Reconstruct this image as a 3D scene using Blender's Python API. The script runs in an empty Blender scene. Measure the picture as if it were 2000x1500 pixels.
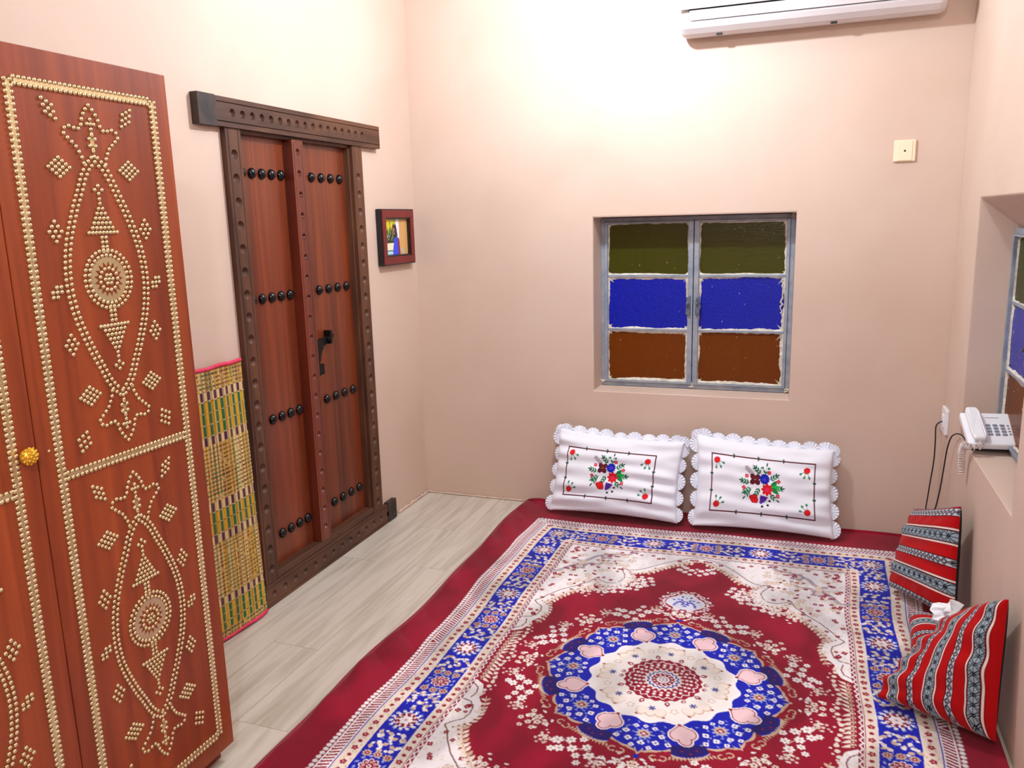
import bpy, math, random
import numpy as np
from mathutils import Vector, Matrix

C = bpy.context.scene.collection
random.seed(7)
PI = math.pi
S = bpy.context.scene

# ------------------------------------------------------------------ camera
cam_d = bpy.data.cameras.new('camera')
cam = bpy.data.objects.new('camera', cam_d); C.objects.link(cam)
f = 1587.0
vy = (595.0, -335.0); vz = (210.0, 7890.0)          # vanishing directions of the room's depth and of its verticals
Yc = Vector((vy[0], -vy[1], -f)).normalized()
Zc = -Vector((vz[0], -vz[1], -f)); Zc = (Zc - Zc.dot(Yc) * Yc).normalized()
Xc = Yc.cross(Zc)
cam.matrix_world = Matrix.Translation((2.010, -3.967, 1.5)) @ Matrix((Xc, Yc, Zc)).to_4x4()
cam_d.sensor_width = 36; cam_d.lens = f / 2000 * 36; cam_d.clip_start = 0.02
S.camera = cam

# ------------------------------------------------------------------ world, lamps, exposure
S.view_settings.view_transform = 'Standard'; S.view_settings.look = 'None'
S.view_settings.gamma = 1; S.view_settings.exposure = 1.15
w = bpy.data.worlds.new('night'); S.world = w; w.use_nodes = True
w.node_tree.nodes['Background'].inputs[0].default_value = (0.05, 0.06, 0.09, 1)
w.node_tree.nodes['Background'].inputs[1].default_value = 0.3
def lamp(name, loc, power, radius, col):
    d = bpy.data.lights.new(name, 'POINT'); d.energy = power; d.shadow_soft_size = radius; d.color = col
    o = bpy.data.objects.new(name, d); C.objects.link(o); o.location = loc
lamp('ceiling_bulb', (1.22, -0.97, 2.58), 40, 0.035, (0.79, 0.895, 1.0))
lamp('rear_bulb', (2.0, -4.40, 2.62), 40, 0.05, (0.79, 0.895, 1.0))

# ------------------------------------------------------------------ helpers
WP = {}
def v3(a): return Vector(a)
class MB:
    def __init__(s): s.v = []; s.f = []
    def add(s, vs, fs):
        n = len(s.v); s.v += [tuple(p) for p in vs]; s.f += [tuple(i + n for i in q) for q in fs]; return s
    def box(s, x0, y0, z0, x1, y1, z1):
        return s.add([(x0,y0,z0),(x1,y0,z0),(x1,y1,z0),(x0,y1,z0),(x0,y0,z1),(x1,y0,z1),(x1,y1,z1),(x0,y1,z1)],
                     [(0,3,2,1),(4,5,6,7),(0,1,5,4),(1,2,6,5),(2,3,7,6),(3,0,4,7)])
    def prism(s, pts, a, b, fn):
        """outline pts (p,q) extruded from a to b; fn(p,q,h) -> world"""
        n = len(pts)
        return s.add([fn(p, q, a) for p, q in pts] + [fn(p, q, b) for p, q in pts],
                     [tuple(range(n))[::-1], tuple(range(n, 2*n))] + [(i, (i+1) % n, n+(i+1) % n, n+i) for i in range(n)])
    def tube(s, path, r, n=8, cap=True):
        path = [v3(p) for p in path]; m = len(path); rr = r if isinstance(r, (list, tuple)) else [r]*m
        vs = []; up = None
        for i, p in enumerate(path):
            t = (path[min(i+1, m-1)] - path[max(i-1, 0)]).normalized()
            if up is None: up = t.orthogonal().normalized()
            up = (up - up.dot(t)*t).normalized(); b = t.cross(up)
            for k in range(n):
                a = 2*PI*k/n; vs.append(p + rr[i]*(math.cos(a)*up + math.sin(a)*b))
        fs = [(i*n+k, i*n+(k+1) % n, (i+1)*n+(k+1) % n, (i+1)*n+k) for i in range(m-1) for k in range(n)]
        if cap: fs += [tuple(range(n))[::-1], tuple(range((m-1)*n, m*n))]
        return s.add(vs, fs)
    def dome(s, c, nrm, r, h, n=8, rings=2):
        c = v3(c); nz = v3(nrm).normalized(); a = nz.orthogonal().normalized(); b = nz.cross(a); vs = []
        for j in range(rings+1):
            t = PI/2*j/(rings+.0001)
            if j == rings: vs.append(c + nz*h); break
            for k in range(n):
                g = 2*PI*k/n; vs.append(c + nz*h*math.sin(t) + r*math.cos(t)*(math.cos(g)*a + math.sin(g)*b))
        fs = [(j*n+k, j*n+(k+1) % n, (j+1)*n+(k+1) % n, (j+1)*n+k) for j in range(rings-1) for k in range(n)]
        fs += [((rings-1)*n+k, (rings-1)*n+(k+1) % n, rings*n) for k in range(n)] + [tuple(range(n))[::-1]]
        return s.add(vs, fs)
def empty(name, loc, parent=None):
    o = bpy.data.objects.new(name, None); C.objects.link(o); o.empty_display_size = .05
    base = WP[parent.name] if parent else Vector((0,0,0))
    o.location = v3(loc) - base; o.parent = parent; WP[o.name] = v3(loc); return o
def obj(name, m, mat, parent=None, smooth=False, bevel=0, seg=2):
    vs = [v3(p) for p in m.v]
    if parent: base = WP[parent.name]
    else:
        lo = [min(p[i] for p in vs) for i in range(3)]; hi = [max(p[i] for p in vs) for i in range(3)]
        base = Vector(((lo[0]+hi[0])/2, (lo[1]+hi[1])/2, lo[2]))
    me = bpy.data.meshes.new(name); me.from_pydata([tuple(p - base) for p in vs], [], m.f); me.update()
    import bmesh
    bm = bmesh.new(); bm.from_mesh(me); bmesh.ops.recalc_face_normals(bm, faces=bm.faces); bm.to_mesh(me); bm.free()
    if smooth: me.shade_smooth()
    o = bpy.data.objects.new(name, me); C.objects.link(o)
    if parent: o.parent = parent
    else: o.location = base
    WP[o.name] = base.copy(); me.materials.append(mat)
    if bevel:
        b = o.modifiers.new('bevel', 'BEVEL'); b.width = bevel; b.segments = seg; b.limit_method = 'ANGLE'; b.angle_limit = math.radians(40)
    return o
def tag(o, label, cat, group=None):
    o['label'] = label; o['category'] = cat
    if group: o['group'] = group
    return o
def struct(o, label=None):
    o['kind'] = 'structure'
    if label: o['label'] = label
    return o
def lin(c):
    c = np.asarray(c, float)/255.0
    return np.where(c <= 0.04045, c/12.92, ((c+0.055)/1.055)**2.4)
def rgba(c): return tuple(lin(c)) + (1.0,)

# ------------------------------------------------------------------ materials
def base_mat(name, rough=.6, metal=0, spec=.5):
    m = bpy.data.materials.new(name); m.use_nodes = True
    n = m.node_tree; b = n.nodes['Principled BSDF']
    b.inputs['Roughness'].default_value = rough; b.inputs['Metallic'].default_value = metal
    b.inputs['Specular IOR Level'].default_value = spec
    return m, n, b
def noise_mix(n, b, c1, c2, scale=(1,1,1), nscale=5, detail=6, lo=.35, hi=.65, distort=0, vec=None):
    tc = n.nodes.new('ShaderNodeTexCoord'); mp = n.nodes.new('ShaderNodeMapping'); mp.inputs['Scale'].default_value = scale
    n.links.new(tc.outputs['Object'], mp.inputs[0])
    no = n.nodes.new('ShaderNodeTexNoise'); no.inputs['Scale'].default_value = nscale; no.inputs['Detail'].default_value = detail
    no.inputs['Distortion'].default_value = distort; n.links.new(mp.outputs[0], no.inputs[0])
    cr = n.nodes.new('ShaderNodeValToRGB'); cr.color_ramp.elements[0].position = lo; cr.color_ramp.elements[1].position = hi
    cr.color_ramp.elements[0].color = rgba(c1); cr.color_ramp.elements[1].color = rgba(c2)
    n.links.new(no.outputs[0], cr.inputs[0]); n.links.new(cr.outputs[0], b.inputs['Base Color'])
    return mp, no, cr
def bump(n, b, src, strength=.2, dist=.01, prev=None):
    bp = n.nodes.new('ShaderNodeBump'); bp.inputs['Strength'].default_value = strength; bp.inputs['Distance'].default_value = dist
    n.links.new(src, bp.inputs['Height'])
    if prev: n.links.new(prev, bp.inputs['Normal'])
    n.links.new(bp.outputs[0], b.inputs['Normal']); return bp.outputs[0]
def nz(n, scale, vec=None, detail=4, mscale=(1,1,1)):
    tc = n.nodes.new('ShaderNodeTexCoord'); mp = n.nodes.new('ShaderNodeMapping'); mp.inputs['Scale'].default_value = mscale
    n.links.new(tc.outputs['Object'], mp.inputs[0])
    no = n.nodes.new('ShaderNodeTexNoise'); no.inputs['Scale'].default_value = scale; no.inputs['Detail'].default_value = detail
    n.links.new(mp.outputs[0], no.inputs[0]); return no.outputs[0]
def plain(name, c, rough=.5, metal=0, c2=None, ns=8, spec=.5, bs=0, bscale=60):
    m, n, b = base_mat(name, rough, metal, spec)
    noise_mix(n, b, c, c2 or tuple(max(0, x*.93) for x in c), nscale=ns)
    if bs: bump(n, b, nz(n, bscale), bs, .002)
    return m

def plaster(name, ca, cb):
    m, n, b = base_mat(name, .62, 0, .35)
    noise_mix(n, b, ca, cb, nscale=1.6, detail=7, lo=.3, hi=.7, distort=.6)
    p = bump(n, b, nz(n, 2.2, detail=3), .35, .02)
    p = bump(n, b, nz(n, 14, detail=5), .12, .004, p)
    return m
M_plaster = plaster('trowelled_plaster', (207,180,163), (214,190,174))
M_ceiling = plaster('ceiling_paint', (214,204,192), (222,214,204))

def wood(name, c1, c2, grain=(30,30,1.6), rough=.35, ns=1.0, spec=.5, bs=.1, coat=0):
    m, n, b = base_mat(name, rough, 0, spec)
    tc = n.nodes.new('ShaderNodeTexCoord'); mp = n.nodes.new('ShaderNodeMapping'); mp.inputs['Scale'].default_value = grain
    n.links.new(tc.outputs['Object'], mp.inputs[0])
    a = n.nodes.new('ShaderNodeTexNoise'); a.inputs['Scale'].default_value = ns; a.inputs['Detail'].default_value = 8; a.inputs['Distortion'].default_value = .8
    n.links.new(mp.outputs[0], a.inputs[0])
    mp2 = n.nodes.new('ShaderNodeMapping'); mp2.inputs['Scale'].default_value = tuple(g*.16 for g in grain); n.links.new(tc.outputs['Object'], mp2.inputs[0])
    a2 = n.nodes.new('ShaderNodeTexNoise'); a2.inputs['Scale'].default_value = 1.0; a2.inputs['Detail'].default_value = 3; n.links.new(mp2.outputs[0], a2.inputs[0])
    mx = n.nodes.new('ShaderNodeMath'); mx.operation = 'MULTIPLY_ADD'; mx.inputs[1].default_value = .5
    hf = n.nodes.new('ShaderNodeMath'); hf.operation = 'MULTIPLY'; hf.inputs[1].default_value = .5
    n.links.new(a2.outputs[0], hf.inputs[0]); n.links.new(a.outputs[0], mx.inputs[0]); n.links.new(hf.outputs[0], mx.inputs[2])
    cr = n.nodes.new('ShaderNodeValToRGB'); cr.color_ramp.elements[0].position = .36; cr.color_ramp.elements[1].position = .64
    cr.color_ramp.elements[0].color = rgba(c1); cr.color_ramp.elements[1].color = rgba(c2)
    n.links.new(mx.outputs[0], cr.inputs[0]); n.links.new(cr.outputs[0], b.inputs['Base Color'])
    if coat: b.inputs['Coat Weight'].default_value = coat; b.inputs['Coat Roughness'].default_value = .25
    bump(n, b, a.outputs[0], bs, .002)
    return m
M_ward = wood('mahogany_veneer', (116,42,14), (168,76,32), (26,26,.9), .42, bs=.03)
M_wardin = wood('mahogany_edge', (110,40,16), (138,58,26), (26,26,.9), .5, bs=.03)
M_oldframe = wood('aged_teak_frame', (54,28,16), (100,60,38), (22,22,3), .55, bs=.35)
M_oldlintel = wood('aged_teak_lintel', (56,30,18), (106,66,44), (22,3,22), .55, bs=.35)
M_leaf = wood('oiled_red_teak', (66,22,9), (142,62,26), (16,16,.7), .38, bs=.12, coat=.15)
M_post = wood('dark_red_teak', (78,26,14), (118,48,28), (20,20,1.2), .38, bs=.12, coat=.2)
M_endgrain = plain('tarred_wood_end', (30,24,24), .6, c2=(62,44,40), ns=18, bs=.3)
M_shutter = wood('outer_shutter_wood', (134,72,28), (164,94,40), (12,12,1), .7)
M_brass = plain('brass', (222,200,150), .3, .8, c2=(232,212,168), ns=30)
M_gold = plain('gold_lacquer', (226,168,40), .3, .85, c2=(240,190,70), ns=30)
M_iron = plain('black_iron_enamel', (10,10,14), .16, .2, c2=(18,18,24), ns=20)
M_ironr = plain('rough_black_iron', (16,15,15), .5, .6, c2=(34,30,28), ns=40, bs=.3)
M_steel = plain('blue_grey_window_steel', (136,148,166), .5, .3, c2=(164,170,180), ns=22, bs=.2)
M_latch = plain('worn_latch_steel', (84,92,108), .45, .4, c2=(120,128,142), ns=40, bs=.2)
M_putty = plain('old_white_putty', (226,220,206), .8, c2=(190,180,164), ns=40, bs=.6, bscale=90)
M_white = plain('white_plastic', (238,238,242), .35, c2=(232,232,238))
M_acgrey = plain('grey_white_plastic', (214,206,206), .35, c2=(208,200,200))
M_dark = plain('dark_slot', (20,22,30), .6)
M_ivory = plain('ivory_plastic', (246,224,192), .35, c2=(242,218,184))
M_key = plain('grey_key', (136,140,156), .5)
M_cable = plain('black_cable', (14,12,14), .5)
M_cord = plain('white_coiled_cord', (226,212,208), .45)
M_tissue = plain('tissue_paper', (248,248,252), .9, c2=(238,240,248), ns=30)
M_black = plain('black_lacquer', (12,12,16), .3)
M_redframe = plain('burgundy_frame_lacquer', (122,26,26), .35, c2=(104,22,24))
M_pink = plain('pink_binding', (226,52,92), .6, c2=(206,40,80), ns=40)
M_blackcloth = plain('black_backing_cloth', (14,12,14), .9)

def floor_mat():
    m, n, b = base_mat('pale_oak_laminate', .34, 0, .5)
    tc = n.nodes.new('ShaderNodeTexCoord')
    mp = n.nodes.new('ShaderNodeMapping'); mp.inputs['Rotation'].default_value = (0,0,PI/2); mp.inputs['Location'].default_value = (0.28,.05,0)
    n.links.new(tc.outputs['Object'], mp.inputs[0])
    br = n.nodes.new('ShaderNodeTexBrick'); br.inputs['Scale'].default_value = 1
    br.inputs['Brick Width'].default_value = 1.2; br.inputs['Row Height'].default_value = .19; br.inputs['Mortar Size'].default_value = .0012
    br.inputs['Color1'].default_value = (.35,.35,.35,1); br.inputs['Color2'].default_value = (.75,.75,.75,1); br.inputs['Mortar'].default_value = (0,0,0,1)
    br.offset = .37
    n.links.new(mp.outputs[0], br.inputs[0])
    mp2 = n.nodes.new('ShaderNodeMapping'); mp2.inputs['Scale'].default_value = (22,1.6,1); n.links.new(tc.outputs['Object'], mp2.inputs[0])
    ad = n.nodes.new('ShaderNodeVectorMath'); ad.operation = 'ADD'; n.links.new(mp2.outputs[0], ad.inputs[0])
    ml = n.nodes.new('ShaderNodeVectorMath'); ml.operation = 'SCALE'; ml.inputs['Scale'].default_value = 30; n.links.new(br.outputs['Color'], ml.inputs[0])
    n.links.new(ml.outputs[0], ad.inputs[1])
    no = n.nodes.new('ShaderNodeTexNoise'); no.inputs['Scale'].default_value = 1; no.inputs['Detail'].default_value = 9; no.inputs['Distortion'].default_value = 1.2
    n.links.new(ad.outputs[0], no.inputs[0])
    cr = n.nodes.new('ShaderNodeValToRGB'); cr.color_ramp.elements[0].position = .3; cr.color_ramp.elements[1].position = .6
    cr.color_ramp.elements[0].color = rgba((180,170,154)); cr.color_ramp.elements[1].color = rgba((208,199,187))
    n.links.new(no.outputs[0], cr.inputs[0])
    mx = n.nodes.new('ShaderNodeMixRGB'); mx.blend_type = 'MULTIPLY'; mx.inputs[2].default_value = rgba((206,200,190))
    n.links.new(br.outputs['Fac'], mx.inputs[0]); n.links.new(cr.outputs[0], mx.inputs[1]); n.links.new(mx.outputs[0], b.inputs['Base Color'])
    bump(n, b, no.outputs[0], .04, .002)
    return m
M_floor = floor_mat()

def attr_mat(name, rough=.8, sheen=0, weave=0, wstr=.3, spec=.3, nap_shade=0):
    m, n, b = base_mat(name, rough, 0, spec)
    at = n.nodes.new('ShaderNodeAttribute'); at.attribute_name = 'Col'
    n.links.new(at.outputs['Color'], b.inputs['Base Color'])
    if nap_shade:                                            # brushed velvet: sheen and shade of the leaning nap, painted as colour patches
        no = nz(n, 5.5, detail=2, mscale=(1,.6,1)); cr = n.nodes.new('ShaderNodeValToRGB')
        cr.color_ramp.elements[0].position = .42; cr.color_ramp.elements[1].position = .6
        cr.color_ramp.elements[0].color = (1-nap_shade,)*3 + (1,); cr.color_ramp.elements[1].color = (1,1,1,1)
        n.links.new(no, cr.inputs[0])
        mx = n.nodes.new('ShaderNodeMixRGB'); mx.blend_type = 'MULTIPLY'; mx.inputs[0].default_value = 1
        n.links.new(at.outputs['Color'], mx.inputs[1]); n.links.new(cr.outputs[0], mx.inputs[2]); n.links.new(mx.outputs[0], b.inputs['Base Color'])
    if sheen: b.inputs['Sheen Weight'].default_value = sheen; b.inputs['Sheen Roughness'].default_value = .4
    if weave: bump(n, b, nz(n, weave, detail=2), wstr, .002)
    return m
M_rug = attr_mat('plush_print', .85, .25, 260, .35, .15, nap_shade=.36)
M_embroid = attr_mat('embroidered_cotton', .8, .1, 220, .12, .2)
M_sadu = attr_mat('striped_wool', .9, .1, 320, .5, .1)
M_reed = attr_mat('dyed_reed', .6, 0, 150, .25, .3)
M_photo = attr_mat('photographic_print', .25, 0, 0, 0, .5)
M_cotton = plain('white_cotton', (238,240,250), .85, c2=(230,232,244), ns=12, bs=.15, bscale=140)

def glass(name, col, dif, tr):
    """rippled obscure glass: part pigment, part see-through"""
    m, n, b = base_mat(name, .22, 0, .5)
    noise_mix(n, b, dif, tuple(x*.93 for x in dif), nscale=60)
    bump(n, b, nz(n, 110, detail=3), .5, .003)
    t = n.nodes.new('ShaderNodeBsdfTransparent'); t.inputs[0].default_value = rgba(col)
    mx = n.nodes.new('ShaderNodeMixShader'); mx.inputs[0].default_value = tr
    n.links.new(b.outputs[0], mx.inputs[1]); n.links.new(t.outputs[0], mx.inputs[2])
    n.links.new(mx.outputs[0], n.nodes['Material Output'].inputs[0])
    return m
G_green = glass('green_glass', (210,180,80), (84,88,20), .5)
G_blue = glass('blue_glass', (40,60,230), (10,34,186), .25)
G_amber = glass('amber_glass', (235,160,60), (140,74,12), .5)

# ------------------------------------------------------------------ room shell
RX = 2.58; RY = -5.0; RZ = 2.97
m = MB().box(-.2, RY-.2, -.08, RX+.4, .35, 0); struct(obj('floor', m, M_floor))
m = MB().box(-.2, RY-.2, RZ, RX+.4, .35, RZ+.08); struct(obj('ceiling', m, M_ceiling))
def wall_hole(a0, a1, z0, z1, hf, hb, d, fn):
    """a wall slab in (a,z) from depth 0 to d, pierced by a hole hf=(a0,a1,z0,z1) at the room face and hb at the outer face"""
    m = MB()
    def ring(r, q): return [fn(r[0], r[2], q), fn(r[1], r[2], q), fn(r[1], r[3], q), fn(r[0], r[3], q)]
    o = (a0, a1, z0, z1)
    vs = ring(o, 0) + ring(hf, 0) + ring(o, d) + ring(hb, d)
    fs = []
    for i in range(4):
        j = (i+1) % 4
        fs += [(i, j, 4+j, 4+i), (8+i, 12+i, 12+j, 8+j), (4+i, 4+j, 12+j, 12+i), (i, 8+i, 8+j, j)]
    return m.add(vs, fs)
TH = .24
m = wall_hole(-.02, RX+.02, 0, RZ, (.978,1.926,.634,1.503), (.99,1.916,.64,1.503), TH, lambda a, z, q: (a, q, z))
struct(obj('wall_back', m, M_plaster, bevel=.006))
m = wall_hole(RY, 0, 0, RZ, (-1.37,-.45,.62,1.54), (-1.36,-.46,.62,1.345), TH, lambda a, z, q: (RX+q, a, z))
struct(obj('wall_right', m, M_plaster, bevel=.006))
m = wall_hole(RY, 0, 0, RZ, (-1.42,-.60,.02,1.86), (-1.42,-.60,.02,1.86), TH, lambda a, z, q: (-q, a, z))
struct(obj('wall_left', m, M_plaster))
m = MB().box(-.02, RY-.2, 0, RX+.02, RY, RZ); struct(obj('wall_front', m, M_plaster))
# rough plaster bead where left and back walls meet the floor
m = MB()
pth = [(.006+.004*random.random(), -.36+.012*i, .004+.004*random.random()) for i in range(30)]
m.tube(pth, [.004+.006*random.random() for _ in pth], 6)
pth = [(.01+.014*i, -.006-.003*random.random(), .004+.003*random.random()) for i in range(42)]
m.tube(pth, [.003+.004*random.random() for _ in pth], 6)
struct(obj('trim_1', m, M_plaster, smooth=True), 'rough bead of plaster along the foot of the wall')

# ------------------------------------------------------------------ windows
def window(name, a0, a1, z0, z1, fn, seed):
    """steel casement in a plane; fn(a, z, q) -> world, q towards outside"""
    rnd = random.Random(seed)
    root = empty(name, fn((a0+a1)/2, z0, .15)); struct(root)
    def bar(mm, p0, p1, r0, r1, q0, q1): mm.prism([(p0,r0),(p1,r0),(p1,r1),(p0,r1)], q0, q1, fn)
    mid = (a0+a1)/2 + .0
    fw = .022
    m = MB()
    bar(m, a0, a0+fw, z0, z1, .135, .175); bar(m, a1-fw, a1, z0, z1, .135, .175)
    bar(m, a0+fw, a1-fw, z0, z0+fw, .135, .175); bar(m, a0+fw, a1-fw, z1-fw, z1, .135, .175)
    obj('window_frame', m, M_steel, root, bevel=.002)
    h = z1 - z0 - 2*fw; zs = [z0+fw, z0+fw+h*.335, z0+fw+h*.67, z1-fw]
    mats = [(G_amber,'amber_pane'), (G_blue,'blue_pane'), (G_green,'green_pane')]
    for sd in (0, 1):
        c0, c1 = (a0+fw, mid-.002) if sd == 0 else (mid+.002, a1-fw)
        cas = MB(); cw = .024
        bar(cas, c0, c0+.014 if sd == 0 else c0+cw, z0+fw, z1-fw, .125, .16)
        bar(cas, c1-cw if sd == 0 else c1-.014, c1, z0+fw, z1-fw, .125, .16)
        i0, i1 = (c0+.014, c1-cw) if sd == 0 else (c0+cw, c1-.014)
        bar(cas, i0, i1, z0+fw, z0+fw+.008, .125, .16); bar(cas, i0, i1, z1-fw-.008, z1-fw, .125, .16)
        for k in (1, 2): bar(cas, i0, i1, zs[k]-.006, zs[k]+.006, .137, .16)
        co = obj('casement', cas, M_steel, root, bevel=.0015)
        for k in range(3):
            g = MB(); bar(g, i0-.002, i1+.002, zs[k]+.003, zs[k+1]-.003, .147, .150)
            obj(mats[k][1], g, mats[k][0], co)
            # uneven putty fillet smeared round the pane
            pm = MB(); zz0, zz1 = zs[k]+.006, zs[k+1]-.006
            if k == 0: zz0 += .003
            if k == 2: zz1 -= .003
            lop = []
            rad = .022
            def side(p, q, nn):
                for i in range(nn):
                    t = i/nn; lop.append((p[0]+(q[0]-p[0])*t, p[1]+(q[1]-p[1])*t))
            side((i0,zz0),(i1,zz0),46); side((i1,zz0),(i1,zz1),30); side((i1,zz1),(i0,zz1),46); side((i0,zz1),(i0,zz0),30)
            cx, cz = (i0+i1)/2, (zz0+zz1)/2; n = len(lop); wv = []
            ww = .004
            for i, (a, z) in enumerate(lop):
                ww = max(.0015, min(.011, ww + rnd.uniform(-.0022, .0022)))
                near = min(abs(a-i0)+abs(z-zz0), abs(a-i1)+abs(z-zz0), abs(a-i0)+abs(z-zz1), abs(a-i1)+abs(z-zz1))
                w2 = ww*1.25 + max(0, .018-near)*.8
                if k == 2: w2 *= .55
                if sd == 1 and abs(a-i1) < 1e-6: w2 *= 1.5
                ia = a + (w2 if a < cx - .3*(i1-i0)/1 or abs(a-i0) < 1e-6 else (-w2 if abs(a-i1) < 1e-6 else 0))
                iz = z + (w2 if abs(z-zz0) < 1e-6 else (-w2 if abs(z-zz1) < 1e-6 else 0))
                if abs(z-zz0) < 1e-6 or abs(z-zz1) < 1e-6: ia = min(max(a, i0+w2), i1-w2)
                if abs(a-i0) < 1e-6 or abs(a-i1) < 1e-6: iz = min(max(z, zz0+w2), zz1-w2)
                wv += [fn(a, z, .147), fn(a, z, .139+rnd.uniform(-.001,.001)), fn(ia, iz, .1462)]
            fs = []
            for i in range(n):
                j = (i+1) % n; fs += [(3*i+1, 3*j+1, 3*j+2, 3*i+2), (3*i, 3*j, 3*j+1, 3*i+1), (3*i+2, 3*j+2, 3*j, 3*i)]
            pm.add(wv, fs)
            for _ in range(5):                          # flecks of paint on the glass
                a = rnd.uniform(i0+.02, i1-.02); z = rnd.uniform(zz0+.02, zz1-.02); an = rnd.uniform(0, PI); L = rnd.uniform(.001,.009)
                pm.tube([fn(a, z, .1465), fn(a+L*math.cos(an)*.5, z+L*math.sin(an), .1465)], .0009, 5)
            if sd == 1 and k == 1:                      # thick peeling run of putty on the right edge
                p2 = [fn(i1-.014+rnd.uniform(-.006,.006), zz1-.01-.011*i, .143) for i in range(16)]
                pm.tube(p2, [rnd.uniform(.002,.006) for _ in p2], 6)
            obj('putty', pm, M_putty, co, smooth=False)
        hm = MB(); hx = mid-.034 if sd == 0 else mid+.012; hz = z0 + (z1-z0)*.44
        hm.prism([(hx,hz),(hx+.022,hz-.005),(hx+.022,hz+.095),(hx+.004,hz+.085)], .112, .125, fn)
        hm.prism([(hx+.004,hz+.05),(hx+.014,hz+.05),(hx+.014,hz+.062),(hx+.004,hz+.062)], .098, .112, fn)
        obj('latch', hm, M_latch, root, bevel=.002)
    cor = MB()
    for (a, z) in ((a0+.012, z0+.014), (a1-.012, z0+.012), (mid, z0+.016), (a1-.01, z1-.012)):
        pp = [fn(a+rnd.uniform(-.016,.016), z+rnd.uniform(-.012,.014), .131) for _ in range(7)]
        cor.tube(pp, [rnd.uniform(.002,.006) for _ in pp], 6)
    obj('plaster_smear', cor, M_putty, root)
    sh = MB(); n = 2; half = (a1-a0)/2
    for sd in (0, 1):
        for k in range(2):
            x0 = a0 + sd*half + k*half/2; bar(sh, x0+.008, x0+half/2-.008, z0-.02, z1+.02, .19, .205)
    obj('outer_shutter', sh, M_shutter, root)
    return root
window('window_1', .985, 1.921, .640, 1.500, lambda a, z, q: (a, q, z), 3)
window('window_2', -1.363, -.457, .626, 1.425, lambda a, z, q: (RX + q - .012, -(a) - 1.82, z), 5)

# ------------------------------------------------------------------ old studded door
def plank(m, L, W, D, pits, fn, e=.012, g=.005, pr=.0185):
    """board with two scored lines and a row of gouged cups; fn(s,w,h): s along, w across, h out of the wall"""
    w0, w1 = e+g, W-e-g; c = w1-w0; cy = (w0+w1)/2; hc = min(c, .052)/2
    def q(a, b, c_, d): m.add([a, b, c_, d], [(0,1,2,3)])
    def strip(wa, ha, wb, hb, s0=0, s1=L): q(fn(s0,wa,ha), fn(s1,wa,ha), fn(s1,wb,hb), fn(s0,wb,hb))
    strip(0,0,e,0); strip(e,0,e+g/2,-.004); strip(e+g/2,-.004,w0,0); strip(w1,0,w1+g/2,-.004); strip(w1+g/2,-.004,w1+g,0); strip(w1+g,0,W,0)
    if c/2 > hc: strip(w0,0,cy-hc,0); strip(cy+hc,0,w1,0)
    prev = 0; n = 16
    for s in pits:
        if s-hc > prev: strip(cy-hc,0,cy+hc,0,prev,s-hc)
        vs = []
        for k in range(n):
            a = 2*PI*k/n + PI/4; r = hc/max(abs(math.cos(a)), abs(math.sin(a))); vs.append(fn(s+r*math.cos(a), cy+r*math.sin(a), 0))
        for rr, hh in ((pr,0),(pr*.88,-.004),(pr*.55,-.011)):
            for k in range(n):
                a = 2*PI*k/n + PI/4; vs.append(fn(s+rr*math.cos(a), cy+rr*math.sin(a), hh))
        vs.append(fn(s, cy, -.014))
        fs = [(j*n+k, j*n+(k+1) % n, (j+1)*n+(k+1) % n, (j+1)*n+k) for j in range(3) for k in range(n)] + [(3*n+k, 3*n+(k+1) % n, 4*n) for k in range(n)]
        m.add(vs, fs); prev = s+hc
    strip(cy-hc,0,cy+hc,0,prev,L)
    q(fn(0,0,0),fn(L,0,0),fn(L,0,-D),fn(0,0,-D)); q(fn(0,W,0),fn(L,W,0),fn(L,W,-D),fn(0,W,-D))
    q(fn(0,0,0),fn(0,W,0),fn(0,W,-D),fn(0,0,-D)); q(fn(L,0,0),fn(L,W,0),fn(L,W,-D),fn(L,0,-D)); q(fn(0,0,-D),fn(L,0,-D),fn(L,W,-D),fn(0,W,-D))
    return m
door = empty('door_1', (0,-1.0,0)); struct(door, 'old dark red double door with black iron studs in a carved frame')
FX = .022
def vert(y0, z0): return lambda s, w_, h: (FX+h, y0+w_, z0+s)
def hori(y0, z0, x=FX): return lambda s, w_, h: (x+h, y0+s, z0+w_)
m = plank(MB(), 1.24, .102, .10, [.175+.0565*i for i in range(17)], hori(-1.625, 1.853, FX+.008), .016, .004, .0145)
lt = obj('lintel', m, M_oldlintel, door)
m = MB().box(-.05,-1.6255,1.852,.0315,-1.505,1.956)
m = MB(); m.prism([(-1.627,1.851),(-1.535,1.851),(-1.535,1.868),(-1.545,1.90),(-1.530,1.94),(-1.54,1.957),(-1.627,1.957)], .0, FX+.0092, lambda p, q, h: (h, p, q))
obj('lintel_end', m, M_endgrain, door, bevel=.001)['label'] = 'blackened wooden lintel end'
m = plank(MB(), 1.753, .084, .10, [.055+.0845*i for i in range(20)], vert(-1.490, .10)); obj('jamb', m, M_oldframe, door)
m = plank(MB(), 1.753, .084, .10, [.045+.0785*i for i in range(21)], vert(-.630, .10)); obj('jamb', m, M_oldframe, door)
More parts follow.
